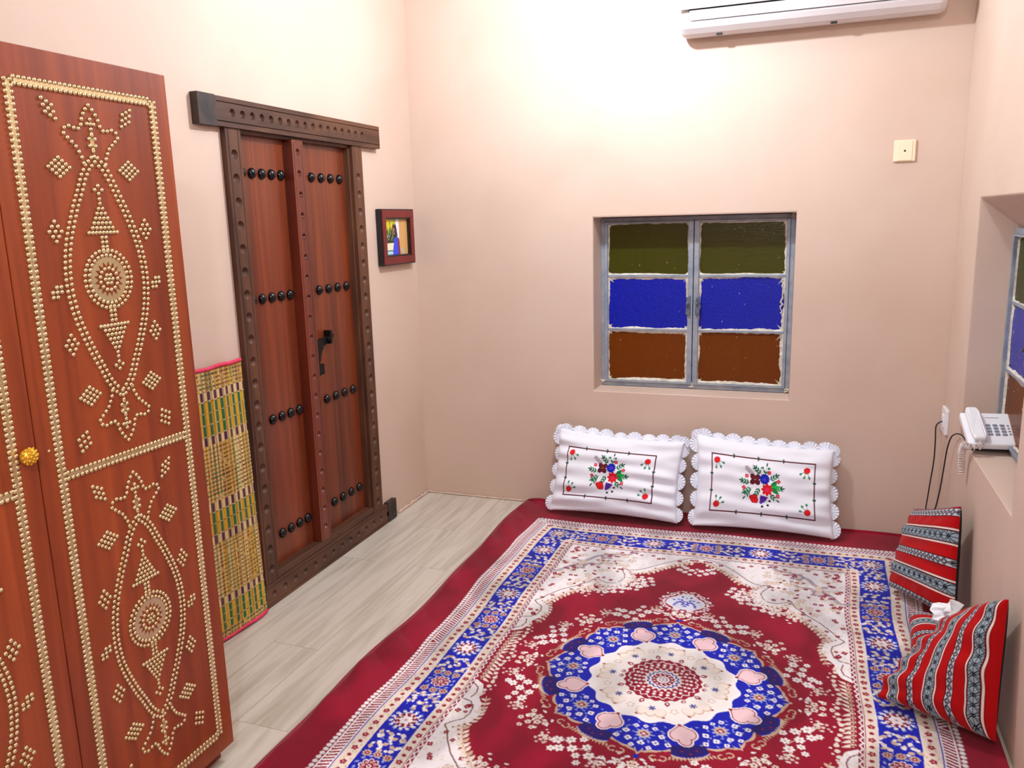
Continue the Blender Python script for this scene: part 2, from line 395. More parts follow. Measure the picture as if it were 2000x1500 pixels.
# inner rebate strip of the jamb and head
m = MB().box(-.05,-.640,.12,.006,-.622,1.86); m.box(-.05,-1.41,1.84,.006,-.63,1.856); obj('rebate', m, M_oldframe, door, bevel=.002)
m = plank(MB(), .999, .098, .10, [.05+.073*i for i in range(14)], hori(-1.495, .0), .012, .004, .0145); obj('threshold', m, M_oldlintel, door)
m = MB().box(-.05,-1.42,.098,FX-.003,-.63,.128); obj('sill_board', m, M_oldlintel, door, bevel=.003)
m = MB().box(0,-.496,.004,FX+.004,-.412,.105); obj('threshold_end', m, M_endgrain, door, bevel=.002)['label'] = 'blackened threshold end block'
LX = -.022
def leaf(y0, y1, cols, rows_y):
    m = MB(); n = 3; d = (y1-y0)/n
    for i in range(n): m.box(-.055, y0+i*d+.0002, .12, LX, y0+(i+1)*d-.0002, 1.855)
    lf = obj('door_leaf', m, M_leaf, door, bevel=.0006)
    for zi, zz in enumerate((1.703,1.224,.736,.250)):
        ys = rows_y[zi]
        for k, yy in enumerate(ys):
            s = MB(); s.dome((LX-.001, yy, zz), (1,0,0), .0215, .020, 20, 6)
            s.dome((LX-.002, yy, zz), (1,0,0), .0245, .003, 20, 2)
            obj('iron_stud', s, M_iron, lf, smooth=True)
    return lf
r5 = [-1.366+.0605*i for i in range(5)]; r4 = r5[1:]
lf1 = leaf(-1.415, -1.065, 5, [r5, r5, r4, r4])
rr = [-.908+.0735*i for i in range(4)]
lf2 = leaf(-1.06, -.632, 4, [rr]*4)
m = MB()
for (yy, zz) in ((-.975,1.224),(-.965,.736),(-.965,.25),(-1.366,.736),(-1.362,.25)): m.dome((LX, yy, zz), (1,0,0), .009, .004, 10, 2)
obj('nail_hole', m, M_ironr, lf2, smooth=True)  # small dark domes stand in for the shade inside nail holes
# central cover post, fixed to the right leaf
pm = plank(MB(), 1.70, .078, .045, [.062+.0845*i for i in range(20)], lambda s, w_, h: (FX+h, -1.092+w_, .128+s), .010, .004, .0135)
obj('cover_post', pm, M_post, lf2)
m = MB(); m.prism([(-1.092,1.826),(-1.014,1.826),(-1.014,1.836),(-1.020,1.843),(-1.086,1.843),(-1.092,1.836)], -.023, FX, lambda p, q, h: (h, p, q))
obj('post_cap', m, M_post, lf2, bevel=.002)
# iron hasp
m = MB(); X0 = LX; fnp = lambda p, q, h: (h, p, q)
m.prism([(-1.010,1.005),(-.935,1.015),(-.935,.975),(-.955,.945),(-.962,.92),(-.975,.905),(-1.010,.905)], X0+.003, X0+.022, fnp)
m.prism([(-.935,1.012),(-.845,1.024),(-.842,1.010),(-.905,.985),(-.935,.975)], X0+.003, X0+.018, fnp)
m.box(X0, -.897,.985, X0+.035, -.880,1.045)
m.dome((X0+.018,-.888,1.008),(1,0,0),.014,.020,12,4)
m.box(X0, -1.012,.862, X0+.040, -.965,.908)
m.prism([(-1.012,.862),(-.965,.862),(-.99,.838),(-1.012,.832)], X0+.003, X0+.022, fnp)
obj('iron_hasp', m, M_ironr, lf2, bevel=.002)

# ------------------------------------------------------------------ wardrobe
WX = .5
wr = empty('wardrobe', (.27,-2.78,0)); tag(wr, 'tall mahogany wardrobe with brass stud patterns, left of the studded door', 'wardrobe')
m = MB().box(.02,-3.262,.05,.478,-2.294,1.868); obj('carcass', m, M_wardin, wr, bevel=.002)
m = MB().box(.03,-3.255,.0,.462,-2.305,.05); obj('plinth', m, M_wardin, wr, bevel=.002)
def stud(m, y, z, r=.0056): m.dome((WX, y, z), (1,0,0), r, r*.85, 8, 2)
def along(pts, sp):
    out = []; d = 0; nxt = 0
    for i in range(len(pts)-1):
        a, b = Vector(pts[i]), Vector(pts[i+1]); L = (b-a).length
        while nxt <= d+L+1e-9:
            out.append(tuple(a + (b-a)*((nxt-d)/L))); nxt += sp
        d += L
    return out
half_petal = [(0,.379),(.013,.366),(.022,.348),(.027,.330),(.037,.325),(.056,.331),(.071,.325),(.073,.313),(.059,.302),(.043,.287),(.033,.267),(.028,.249)]
fish = [(.0,.258),(.016,.244),(.030,.223),(.043,.194),(.060,.160),(.074,.127),(.087,.093),(.096,.060),(.101,.025),(.102,0)]
fish = fish + [(a, -b) for a, b in fish[-2::-1]]
def offset(pts, d):
    out = []
    for i, p in enumerate(pts):
        a = Vector(pts[max(i-1,0)]); b = Vector(pts[min(i+1,len(pts)-1)]); t = (b-a).normalized()
        out.append((p[0]-t.y*-d*-1 if False else p[0]+t.y*d, p[1]-t.x*d))
    return out
def mirror(ps): return [(a,b) for a,b in ps] + [(-a,b) for a,b in ps if abs(a) > .003]
def motif(parent, cy, cz):
    for sgn in (1, -1):
        m = MB()
        P = mirror(along(half_petal, .0128))
        P += [(0,.349),(-.009,.339),(.009,.339),(0,.339),(0,.328),(0,.318)]
        P += [(.009*math.cos(a), .300+.015*math.sin(a)) for a in [k*PI/3+PI/2 for k in range(6)]]
        P += [(0,.281),(0,.270),(0,.259)]
        for a, b in P: stud(m, cy+a, cz+sgn*b)
        fm = obj('fleur_studs', m, M_brass, parent, smooth=True)
        m = MB(); s6 = [( (.0085 if k % 2 else .0045)*math.cos(k*PI/6), .300+(.012 if k % 2 else .006)*math.sin(k*PI/6)) for k in range(12)]
        m.prism([(cy+a, cz+sgn*b) for a, b in s6], WX-.0005, WX+.0015, lambda p, q, h: (h, p, q)); obj('brass_star', m, M_brass, fm)
    m = MB()
    inn = [p for p in along(offset(fish, -.0125), .0125)]
    for a, b in mirror(along(fish, .0125)): stud(m, cy+a, cz+b)
    for a, b in inn:
        if a > .004: stud(m, cy+a, cz+b); stud(m, cy-a, cz+b)
    obj('leaf_outline_studs', m, M_brass, parent, smooth=True)
    for sgn in (1, -1):
        m = MB(); P = [(0,.207),(-.010,.198),(.010,.198),(0,.190),(0,.178),(0,.168)]
        for r in range(5):
            z = .157-.0105*r; k = r+2
            P += [((i-(k-1)/2)*.0112, z) for i in range(k)]
        P += [((i-4)*.0098, .1045) for i in range(9)]
        for k in range(4): P += [(-.0055, .0935-.0105*k), (.0055, .0935-.0105*k)]
        for a, b in P: stud(m, cy+a, cz+sgn*b)
        obj('arrow_studs', m, M_brass, parent, smooth=True)
    m = MB(); P = [(.0655*math.cos(2*PI*k/34), .0655*math.sin(2*PI*k/34)) for k in range(34)]
    P += [(.054*math.cos(2*PI*k/28), .054*math.sin(2*PI*k/28)) for k in range(28)]
    P += [(.0245*math.cos(2*PI*k/13), .0245*math.sin(2*PI*k/13)) for k in range(13)]
    P += [(0,0)] + [(.0105*math.cos(k*PI/3), .0105*math.sin(k*PI/3)) for k in range(6)]
    for a, b in P: stud(m, cy+a, cz+b)
    md = obj('medallion_studs', m, M_brass, parent, smooth=True)
    m = MB(); n = 34; vs = []
    for k in range(n):
        a = 2*PI*k/n; r = .029 if k % 2 else .041
        for rr_, h in ((.050,.0012),(r,.0012),(r,0),(.050,0)): vs.append((WX+h, cy+rr_*math.cos(a), cz+rr_*math.sin(a)))
    m.add(vs, [(4*k+j, 4*((k+1) % n)+j, 4*((k+1) % n)+(j+1) % 4, 4*k+(j+1) % 4) for k in range(n) for j in range(4)])
    obj('sunburst_plate', m, M_brass, md)
def rhomb(k, ux, uz, vx, vz): return [((i-(k-1)/2)*ux+(j-(k-1)/2)*vx, (i-(k-1)/2)*uz+(j-(k-1)/2)*vz) for i in range(k) for j in range(k)]
def diamonds(parent, cy, cz):
    for sx in (-1, 1):
        for (a, b, kind) in ((.103,.361,'s'),(.095,.243,'w'),(.125,.109,'v'),(.140,-.018,'q'),(.121,-.134,'v'),(.091,-.254,'w'),(.122,-.352,'s')):
            if kind == 's': P = rhomb(3, .0115, sx*(.006 if b > 0 else -.006), .003*sx, .0135)
            elif kind == 'w': P = rhomb(4, .0088, .0066, .0088, -.0066)
            elif kind == 'v': P = rhomb(3, .0075, .0105, .0075, -.0105)
            else: P = [(i*.011, j*.0105) for i in (-1,0,1) for j in (-1,0,1) if abs(i)+abs(j) < 2 or (i*j) > 0]
            m = MB()
            for p, q in P: stud(m, cy+sx*a+p, cz+b+q)
            obj('diamond_studs', m, M_brass, parent, smooth=True)
def ward_door(y1):
    y0 = y1-.4835; m = MB().box(.479, y0, .05, WX, y1, 1.87)
    d = obj('door', m, M_ward, wr, bevel=.0015)
    cy = y1-.2435; hy = .190; zt, zm, zb = 1.800, .979, .110
    def band(p, q):
        mm = MB(); L = (Vector(q)-Vector(p)).length; t = (Vector(q)-Vector(p))/L; nrm = Vector((-t.y, t.x))
        n = int(L/.0118)
        for i in range(n+1):
            c = Vector(p)+t*(L*i/n)
            for s_ in (-1, 1): stud(mm, c.x+s_*.0068*nrm.x, c.y+s_*.0068*nrm.y, .0058)
        bo = obj('border_studs', mm, M_brass, d, smooth=True)
        a = MB(); P = [Vector(p)-nrm*.0045, Vector(q)-nrm*.0045, Vector(q)+nrm*.0045, Vector(p)+nrm*.0045]
        a.prism([(v.x, v.y) for v in P], WX-.0004, WX+.0022, lambda p_, q_, h: (h, p_, q_)); obj('brass_strip', a, M_brass, bo)
    band((cy-hy, zb), (cy-hy, zt)); band((cy+hy, zb), (cy+hy, zt))
    for z in (zt, zm, zb): band((cy-hy+.014, z), (cy+hy-.014, z))
    for cz in (1.393, .554): motif(d, cy, cz); diamonds(d, cy, cz)
    return d
d1 = ward_door(-2.2905); d2 = ward_door(-2.7765)
m = MB(); kc = Vector((WX, -2.806, 1.052)); m.tube([kc, kc+Vector((.014,0,0))], .009, 12)
m.dome(kc+Vector((.012,0,0)), (1,0,0), .0185, .018, 20, 6)
for j, (r, k) in enumerate(((.0165,12),(.011,8),(.005,4))):
    for i in range(k):
        a = 2*PI*i/k; hh = .012+.018*math.sqrt(max(0, 1-(r/.0185)**2)); m.dome(kc+Vector((hh-.001, r*math.cos(a), r*math.sin(a))), (1, r*40*math.cos(a), r*40*math.sin(a)), .0036, .003, 8, 2)
obj('knob', m, M_gold, d2, smooth=True)['label'] = 'bumpy golden ball knob'
m = MB(); m.dome((WX,-2.747,1.045),(1,0,0),.004,.003,8,2); obj('knob_screw', m, M_brass, d1, smooth=True)

# ------------------------------------------------------------------ coloured sheets: a small painter
class Canvas:
    def __init__(s, x0, x1, y0, y1, res, bg):
        s.x0, s.y0, s.res = x0, y0, res; s.w = int(round((x1-x0)/res)); s.h = int(round((y1-y0)/res))
        s.a = np.empty((s.h, s.w, 3), np.float32); s.a[:] = lin(bg)
    def box(s, xa, xb, ya, yb):
        i0 = max(0, int((xa-s.x0)/s.res)-1); i1 = min(s.w, int((xb-s.x0)/s.res)+2)
        j0 = max(0, int((ya-s.y0)/s.res)-1); j1 = min(s.h, int((yb-s.y0)/s.res)+2)
        if i0 >= i1 or j0 >= j1: return None
        X = s.x0+(np.arange(i0, i1)+.5)*s.res; Y = s.y0+(np.arange(j0, j1)+.5)*s.res
        XX, YY = np.meshgrid(X, Y); return s.a[j0:j1, i0:i1], XX, YY
    def rect(s, xa, xb, ya, yb, c):
        r = s.box(xa, xb, ya, yb)
        if r: a, X, Y = r; a[(X >= xa) & (X <= xb) & (Y >= ya) & (Y <= yb)] = lin(c)
    def ell(s, x, y, ra, rb, c, ang=0):
        R = max(ra, rb); r = s.box(x-R, x+R, y-R, y+R)
        if r:
            a, X, Y = r; ca, sa = math.cos(ang), math.sin(ang); u = (X-x)*ca+(Y-y)*sa; v = -(X-x)*sa+(Y-y)*ca
            a[(u/ra)**2+(v/rb)**2 <= 1] = lin(c)
    def disc(s, x, y, r_, c): s.ell(x, y, r_, r_, c)
    def flower(s, x, y, r_, n, c, cc=None, cr=.35, k=.4, ph=0):
        r = s.box(x-r_, x+r_, y-r_, y+r_)
        if r:
            a, X, Y = r; d = np.hypot(X-x, Y-y); t = np.arctan2(Y-y, X-x)+ph
            a[d <= r_*(1-k+k*np.abs(np.cos(n*t/2)))] = lin(c)
            if cc is not None: a[d <= r_*cr] = lin(cc)
    def leaf(s, x, y, ang, L, W, c):
        r = s.box(x-L, x+L, y-L, y+L)
        if r:
            a, X, Y = r; ca, sa = math.cos(ang), math.sin(ang); u = ((X-x)*ca+(Y-y)*sa)/L; v = -(X-x)*sa+(Y-y)*ca
            a[(u > 0) & (u < 1) & (np.abs(v) <= W*np.sin(PI*np.clip(u,0,1)**.8))] = lin(c)
    def stroke(s, pts, w_, c):
        for (ax, ay), (bx, by) in zip(pts[:-1], pts[1:]):
            r = s.box(min(ax,bx)-w_, max(ax,bx)+w_, min(ay,by)-w_, max(ay,by)+w_)
            if not r: continue
            a, X, Y = r; dx, dy = bx-ax, by-ay; q = dx*dx+dy*dy+1e-12
            t = np.clip(((X-ax)*dx+(Y-ay)*dy)/q, 0, 1); a[np.hypot(X-ax-t*dx, Y-ay-t*dy) <= w_/2] = lin(c)
    def poly(s, pts, c):
        xs = [p[0] for p in pts]; ys = [p[1] for p in pts]; r = s.box(min(xs), max(xs), min(ys), max(ys))
        if not r: return
        a, X, Y = r; ins = np.zeros(X.shape, bool); n = len(pts)
        for i in range(n):
            (ax, ay), (bx, by) = pts[i], pts[(i+1) % n]
            if ay == by: continue
            ins ^= ((ay > Y) != (by > Y)) & (X < (bx-ax)*(Y-ay)/(by-ay)+ax)
        a[ins] = lin(c)
    def sample(s, x, y, spread=1.0):
        out = 0
        for ox, oy in ((-.3,-.3),(.3,-.3),(-.3,.3),(.3,.3)):
            i = np.clip(((x-s.x0)/s.res+ox*spread).astype(int), 0, s.w-1); j = np.clip(((y-s.y0)/s.res+oy*spread).astype(int), 0, s.h-1)
            out = out + s.a[j, i]
        return out/4
def sheet(name, P, col, mat, parent=None, close=False):
    """grid P (n,m,3) with colours (n,m,3) -> one smooth mesh"""
    n, m_ = P.shape[:2]; v = P.reshape(-1,3)
    if parent: base = np.array(WP[parent.name])
    else: base = np.array([(v[:,0].min()+v[:,0].max())/2, (v[:,1].min()+v[:,1].max())/2, v[:,2].min()])
    idx = np.arange(n*m_).reshape(n, m_); q = np.stack([idx[:-1,:-1], idx[:-1,1:], idx[1:,1:], idx[1:,:-1]], -1).reshape(-1,4)
    me = bpy.data.meshes.new(name); me.vertices.add(len(v)); me.vertices.foreach_set('co', (v-base).astype(np.float32).ravel())
    me.loops.add(q.size); me.loops.foreach_set('vertex_index', q.astype(np.int32).ravel())
    me.polygons.add(len(q)); me.polygons.foreach_set('loop_start', np.arange(0, q.size, 4, dtype=np.int32))
    me.update(calc_edges=True); me.validate(); me.shade_smooth()
    at = me.color_attributes.new('Col', 'FLOAT_COLOR', 'POINT')
    c4 = np.ones((len(v), 4), np.float32); c4[:, :3] = col.reshape(-1,3); at.data.foreach_set('color', c4.ravel())
    o = bpy.data.objects.new(name, me); C.objects.link(o)
    if parent: o.parent = parent
    else: o.location = base
    WP[o.name] = Vector(base); me.materials.append(mat); return o

# ------------------------------------------------------------------ blanket
RED=(148,9,43); CREAM=(236,222,210); WHITE=(244,240,244); BLUE=(16,28,180); TAN=(208,180,154); BROWN=(120,70,60); PINK=(240,206,214); NAVY=(36,22,110); LBLUE=(150,170,226); LILAC=(138,128,160); DRED=(120,10,34)
def paint_blanket():
    rnd = random.Random(11); c = Canvas(-.03, 1.03, -.03, 1.55, .00125, RED)
    def R(hx, hy, col): c.rect(-.1, hx, -.1, hy, col)
    # lace edge
    for i in range(0, 90):
        t = i*.0185
        for (x, y) in ((.848, t), (t, 1.303)):
            if x <= .85 and y <= 1.305:
                c.disc(x, y, .0078, WHITE)
    R(.838, 1.292, WHITE); R(.832, 1.286, RED)
    for i in range(0, 110):
        t = i*.0145
        if t < 1.285: c.stroke([(.803, t), (.830, t+.014)], .006, WHITE)
        if t < .83: c.stroke([(t, 1.258), (t+.014, 1.283)], .006, WHITE)
    R(.803, 1.257, WHITE); R(.799, 1.253, BLUE); R(.7945, 1.2485, CREAM); R(.747, 1.196, BLUE)
    R(.636, 1.072, WHITE); R(.634, 1.070, CREAM); R(.602, 1.038, RED); R(.600, 1.036, WHITE)
    R(.597, 1.033, RED)
    for i in range(0, 90):
        t = i*.014; a = (.586, t) if i % 2 else (.5955, t); b = (.5955, t+.014) if i % 2 else (.586, t+.014)
        if t < 1.02: c.stroke([a, b], .0045, WHITE)
        a = (t, 1.022) if i % 2 else (t, 1.0315); b = (t+.014, 1.0315) if i % 2 else (t+.014, 1.022)
        if t < .585: c.stroke([a, b], .0045, WHITE)
    R(.584, 1.020, WHITE)
    # flowers on the two cream stripes
    def rf(x, y, big):
        c.flower(x, y, .0115 if big else .008, 5, RED, None, k=.35, ph=rnd.random()*6)
        if big: c.disc(x, y, .003, (230,150,160))
    for i in range(0, 40):
        t = .012+i*.0325
        if t < 1.23: rf(.771, t, i % 2); 
        if t < .785: rf(t, 1.223, i % 2)
        if t < 1.05: rf(.618, t+.01, i % 2)
        if t < .62: rf(t, 1.054, i % 2)
        for q in range(2):
            x = .771+rnd.uniform(-.018,.018); (c.ell(x, t+.016, .006, .002, TAN, rnd.random()*3) if t < 1.2 else None); (c.ell(t+.016, 1.223+rnd.uniform(-.015,.015), .006, .002, TAN, rnd.random()*3) if t < .75 else None)
    # blue band
    def swirl(x, y, r, col, n=10):
        for k in range(n):
            a = k*2*PI/n+.2; c.leaf(x+r*math.cos(a), y+r*math.sin(a), a+1.1, .016, .004, col)
    def rosA(x, y, s=1):
        swirl(x, y, .046*s, LBLUE, 14); swirl(x, y, .040*s, WHITE, 14); c.flower(x, y, .040*s, 10, WHITE, None, k=.25); c.flower(x, y, .036*s, 10, RED, None, k=.25, ph=.1)
        for k in range(10): a = k*2*PI/10+.1; c.disc(x+.027*s*math.cos(a), y+.027*s*math.sin(a), .0035, WHITE)
        c.flower(x, y, .023*s, 6, WHITE, None, k=.3); c.flower(x, y, .009*s, 5, PINK, RED, .3)
    def sf(x, y, r=.017, pc=TAN, cc=RED):
        c.flower(x, y, r, 8, pc, None, k=.38); c.flower(x, y, r*.55, 5, RED, None, k=.3); c.disc(x, y, r*.16, WHITE)
    def rosB(x, y, ax):
        swirl(x, y, .040, LBLUE, 12); c.flower(x, y, .034, 9, WHITE, None, k=.25); c.flower(x, y, .030, 9, RED, None, k=.3)
        for k in range(8): a = k*2*PI/8; c.flower(x+.0185*math.cos(a), y+.0185*math.sin(a), .0055, 5, PINK, RED, .4)
        c.flower(x, y, .0085, 5, WHITE, RED, .45)
        for d in (-1, 1):
            for q in (-.034, 0, .034):
                if ax == 'y': sf(x+q, y+d*(.054-.10*abs(q)), .0155)
                else: sf(x+d*(.054-.10*abs(q)), y+q, .0155)
    def filler(x, y, ax):
        for d in (-1, 1):
            for k in range(8):
                q = -.045+.0125*k; o = d*(.010+.017*(k % 3))
                px, py = (x+q, y+o) if ax == 'y' else (x+o, y+q)
                c.leaf(px, py, rnd.random()*6.28, .022, .0075, TAN if k % 2 else CREAM); c.leaf(px, py, rnd.random()*6.28, .014, .005, WHITE)
                c.stroke([(px, py), (px+rnd.uniform(-.015,.015), py+rnd.uniform(-.015,.015))], .002, LBLUE)
    XB, YB = .691, 1.134
    for i, y in enumerate((0, .228, .455, .688, .920)):
        filler(XB, y+.114, 'y')
        (rosA(XB, y) if i % 2 == 0 else rosB(XB, y, 'y'))
    for i, x in enumerate((0, .238, .480)):
        filler(x+.119, YB, 'x')
        (rosB(x, YB, 'x') if i % 2 == 0 else rosA(x, YB))
    rosA(XB, YB, .95)
    # cream spandrel decoration
    for _ in range(900):
        x, y = rnd.uniform(.0, .58), rnd.uniform(.2, 1.015)
        if x/.58+y/1.02 < 1.05: continue
        c.ell(x, y, .006, .003, (236,222,206), rnd.random()*3)
    def scroll(pts, w_, col):
        c.stroke(pts, w_, col)
    for (ox, oy) in ((.40,.93),(.49,.80)):
        for s_ in (-1, 1):
            p = [(ox+s_*(.01+.028*k), oy-s_*.022*k+.016*math.sin(k*1.9)) for k in np.arange(0, 3.6, .12)]
            scroll(p, .015, LILAC); scroll(p, .004, CREAM)
        c.flower(ox, oy, .034, 5, LILAC, (222,200,196), .5)
        for k in range(5): c.disc(ox+.03*math.cos(k*1.26), oy+.03*math.sin(k*1.26), .008, (198,170,170))
    for _ in range(46):
        x, y = rnd.uniform(.25, .56), rnd.uniform(.6, .99)
        if (x-.18)/.40+(y-.42)/.60 < 1: continue
        r = rnd.uniform(.012, .019); c.flower(x, y, r, 5, TAN, None, k=.3, ph=rnd.random()*6); c.flower(x, y, r*.78, 5, CREAM, TAN, .25, k=.3)
    for _ in range(330):
        x, y = rnd.uniform(.02, .575), rnd.uniform(.22, 1.01)
        e = min(.584-x, 1.02-y)
        if rnd.random() < min(.90, e*5) : continue
        c.flower(x, y, rnd.uniform(.0075, .0115), 4, RED, (220,140,150), .3, k=.35, ph=rnd.random()*6)
    for _ in range(46):
        x, y = rnd.uniform(.28, .5), rnd.uniform(.55, .9)
        if abs((x-.30)/.30+(y-.56)/.46-.72) > .22: continue
        c.flower(x, y, .0075, 4, RED, None, k=.35, ph=rnd.random()*6)
    # scalloped red field
    line = [(0,1.008),(.05,1.0),(.104,.962),(.14,.93),(.173,.893),(.212,.845),(.245,.818),(.275,.812),(.303,.826),(.300,.80),(.283,.765),(.276,.73),(.285,.695),(.305,.668),(.34,.664),(.370,.684),(.392,.703),(.396,.68),(.41,.65),(.45,.600),(.495,.552),(.528,.500),(.552,.455),(.570,.435),(.556,.415),(.530,.390),(.524,.360),(.530,.325),(.550,.297),(.584,.288)]
    lob = [(.560,.275),(.553,.245),(.562,.215),(.584,.196)]
    n = len(line); inner = []
    for i, p in enumerate(line):
        a = Vector(line[max(0,i-2)]); b = Vector(line[min(n-1,i+2)]); t = (b-a).normalized(); nr = Vector((t.y, -t.x))
        if nr.dot(Vector(p)) > 0: nr = -nr
        inner.append((p[0]+nr.x*.030, p[1]+nr.y*.030))
    inner = [(max(0,a), b) for a, b in inner[:-2]]
    field = [(-.05,-.05),(-.05,inner[0][1])] + inner + [(.535,.268),(.537,.235),(.55,.195),(.584,.172),(.584,-.05)]
    c.poly(field, RED)
    c.stroke(line, .0042, BROWN); c.stroke(lob, .004, DRED)
    for i in range(len(inner)-1):
        a, b = Vector(inner[i]), Vector(inner[i+1]); L = (b-a).length; k = max(1, int(L/.015))
        for j in range(k):
            p = a+(b-a)*(j/k); t = math.atan2(b.y-a.y, b.x-a.x)
            c.leaf(p.x, p.y, t-.75, .024, .0058, CREAM); c.leaf(p.x, p.y, t+.75+PI, .010, .003, RED)
    # fern garlands just inside the field edge
    def fern(pts, L=.027, W=.0066, col=CREAM):
        for i in range(len(pts)-1):
            a, b = Vector(pts[i]), Vector(pts[i+1]); d = (b-a); t = math.atan2(d.y, d.x); k = max(1, int(d.length/.019))
            for j in range(k):
                p = a+d*(j/k); c.leaf(p.x, p.y, t+.9, L, W, col); c.leaf(p.x, p.y, t-.9, L, W, TAN if j % 2 else col)
            c.stroke([tuple(a), tuple(b)], .0025, TAN)
    fern([(.03,.955),(.085,.925),(.13,.885),(.17,.83),(.205,.79)]); fern([(.39,.62),(.43,.565),(.47,.515),(.50,.46),(.515,.42)])
    fern([(.505,.35),(.50,.30),(.515,.255)], .02, .005)
    for k in range(10): c.disc(.538-.012*math.sin(k*.5)**2, .25-.026*k+.0, .008, CREAM); c.disc(.530-.02*math.sin(k*.9)**2, .24-.026*k, .0045, PINK)
    for k in range(9):
        y = .155-.022*k; c.leaf(.578, y, PI-.5, .045, .007, CREAM); c.leaf(.578, y, PI+.6, .03, .006, TAN); c.flower(.570, y+.01, .009, 5, RED, CREAM, .3)
    def spray(x, y, ang, kind, s=1):
        ca, sa = math.cos(ang), math.sin(ang)
        def T(u, v): v = v*1.45-.008; return (x+(u*ca-v*sa)*s, y+(u*sa+v*ca)*s)
        c.stroke([T(-.05,0), T(0,.01), T(.05,0)], .0022, CREAM)
        if kind == 0:
            for (u, v, r) in ((-.058,.012,.017),(-.028,.026,.013),(-.03,-.006,.015),(0,.014,.016),(.030,.028,.016),(.028,-.006,.016),(.058,.010,.018),(.0,-.022,.013),(.048,.038,.013),(-.05,.042,.012)):
                p = T(u, v); c.flower(p[0], p[1], r*s, 6, WHITE, TAN, .33, k=.42, ph=u*90)
        else:
            for (u, v, r) in ((-.034,.0,.011),(-.015,.012,.012),(.006,.0,.013),(.026,.012,.012),(.042,0,.010),(0,.028,.011),(-.03,.03,.010),(.032,.034,.010),(.0,.047,.009)):
                p = T(u, v); c.flower(p[0], p[1], r*s, 5, CREAM, RED, .28, k=.35, ph=u*60)
            for k in range(9):
                p = T(-.05+.0125*k, .022*math.sin(k*2.1)); c.leaf(p[0], p[1], ang+k*1.3, .018*s, .0045*s, WHITE)
    for k in range(0, 17):
        a = k*2*PI/16/1.0*.5*2/2
        a = k*PI/12
        if a > PI/2+.2: break
    for k in range(0, 5):
        a = k*PI/8; spray(.452*math.cos(a), .452*math.sin(a), a-PI/2, 1 if k % 2 == 0 else 0, 1.0)
    for (x, y, a, kd) in ((.02,.868,0,0),(.235,.715,-.9,1),(.225,.655,-.6,0),(.285,.615,-.9,0),(.33,.60,-.9,1),(.18,.70,-1.2,0),(.385,.575,-.8,1)): spray(x, y, a, kd, .85)
    for k in range(0, 4):
        a = (k+.5)*PI/8; spray(.480*math.cos(a), .480*math.sin(a), a-PI/2, 1, .55)
    # pendant
    for k in range(60):
        a = k*.35; r = .082+.022*((k*7) % 5)/5; c.leaf(r*math.cos(a), .562+.95*r*math.sin(a), a*1.7, .016, .004, WHITE if k % 3 else PINK)
    for k in range(28): a = k*2*PI/28; c.disc(.083*math.cos(a), .562+.078*math.sin(a), .006, PINK if k % 2 else WHITE)
    c.flower(0, .562, .074, 4, WHITE, None, k=.14); c.flower(0, .562, .069, 4, (226,226,244), None, k=.14)
    for k in range(22):
        a = k*2.4; r = .012+.042*((k*5) % 7)/7; c.leaf(r*math.cos(a), .565+.8*r*math.sin(a), a, .017, .005, (40,60,190) if k % 2 else (90,110,210))
    c.flower(0, .56, .016, 6, (30,40,180), WHITE, .4); c.flower(0,.485,.020,6,RED,WHITE,.4); c.stroke([(0,.47),(0,.395)], .0025, TAN); c.disc(0,.408,.009,BLUE)
    for k in range(14): c.leaf(.02+.006*k, .462-.003*(k % 4)*3, k*1.3, .018, .004, WHITE)
    # medallion, eight-fold
    r = c.box(-.03, .5, -.03, .5); a_, X, Y = r; d = np.hypot(X, Y); th = np.degrees(np.arctan2(Y, X))
    ph = np.abs((th % 45)-22.5)
    ro = np.where(ph < 8.5, .392-.00022*ph**2, np.where(ph < 12, .352+.003*(ph-8.5), .362+.00016*(ph-12)**2+.003*np.abs(np.sin(np.radians((ph-12)*34)))))
    ser = .004*np.abs(np.sin(np.radians(th*18)))
    a_[d < ro+.006+ser*1.6] = lin(TAN); a_[d < ro+.002] = lin(BLUE)
    a_[(ph < 9) & (d > .338) & (d < ro-.003)] = lin(NAVY)
    ri = .236+.008*np.cos(np.radians(th*16)); a_[d < ri+.006] = lin(BLUE); a_[d < ri] = lin(WHITE); a_[d < ri-.014] = lin((242,236,234))
    for k in range(-1, 9):                              # scrolls and blossoms in the blue ring
        for off in (-14,-9.5,9.5,14,-5.2,5.2):
            a = math.radians(22.5+k*22.5+off*.0)
    for k in range(-1, 4):
        a0 = math.radians(k*45)
        for (da, rr_, sz, ty) in ((0,.300,.021,'r'),(-7,.335,.011,'w'),(7,.335,.011,'w'),(0,.345,.011,'w'),(-10,.303,.011,'w'),(10,.303,.011,'w'),(-6,.268,.0095,'w'),(6,.268,.0095,'w'),(0,.262,.008,'w'),(-13,.338,.010,'w'),(13,.338,.010,'w'),(-4,.362,.009,'w'),(4,.362,.009,'w')):
            a = a0+math.radians(da); x, y = rr_*math.cos(a), rr_*math.sin(a)
            if ty == 'r':
                for q in range(10): c.leaf(x, y, q*.628, .030, .005, LBLUE)
                c.flower(x, y, sz, 8, TAN, None, k=.4); c.flower(x, y, sz*.6, 4, RED, PINK, .4)
            else: c.flower(x, y, sz, 4, WHITE, BLUE, .3, k=.3, ph=a)
        for q in range(26):
            a = a0+math.radians(rnd.uniform(-15,15)); rr_ = rnd.uniform(.25,.355); c.leaf(rr_*math.cos(a), rr_*math.sin(a), rnd.random()*6.3, .012, .0022, LBLUE)
        h = math.radians(k*45+22.5); hx, hy = .286*math.cos(h), .286*math.sin(h)
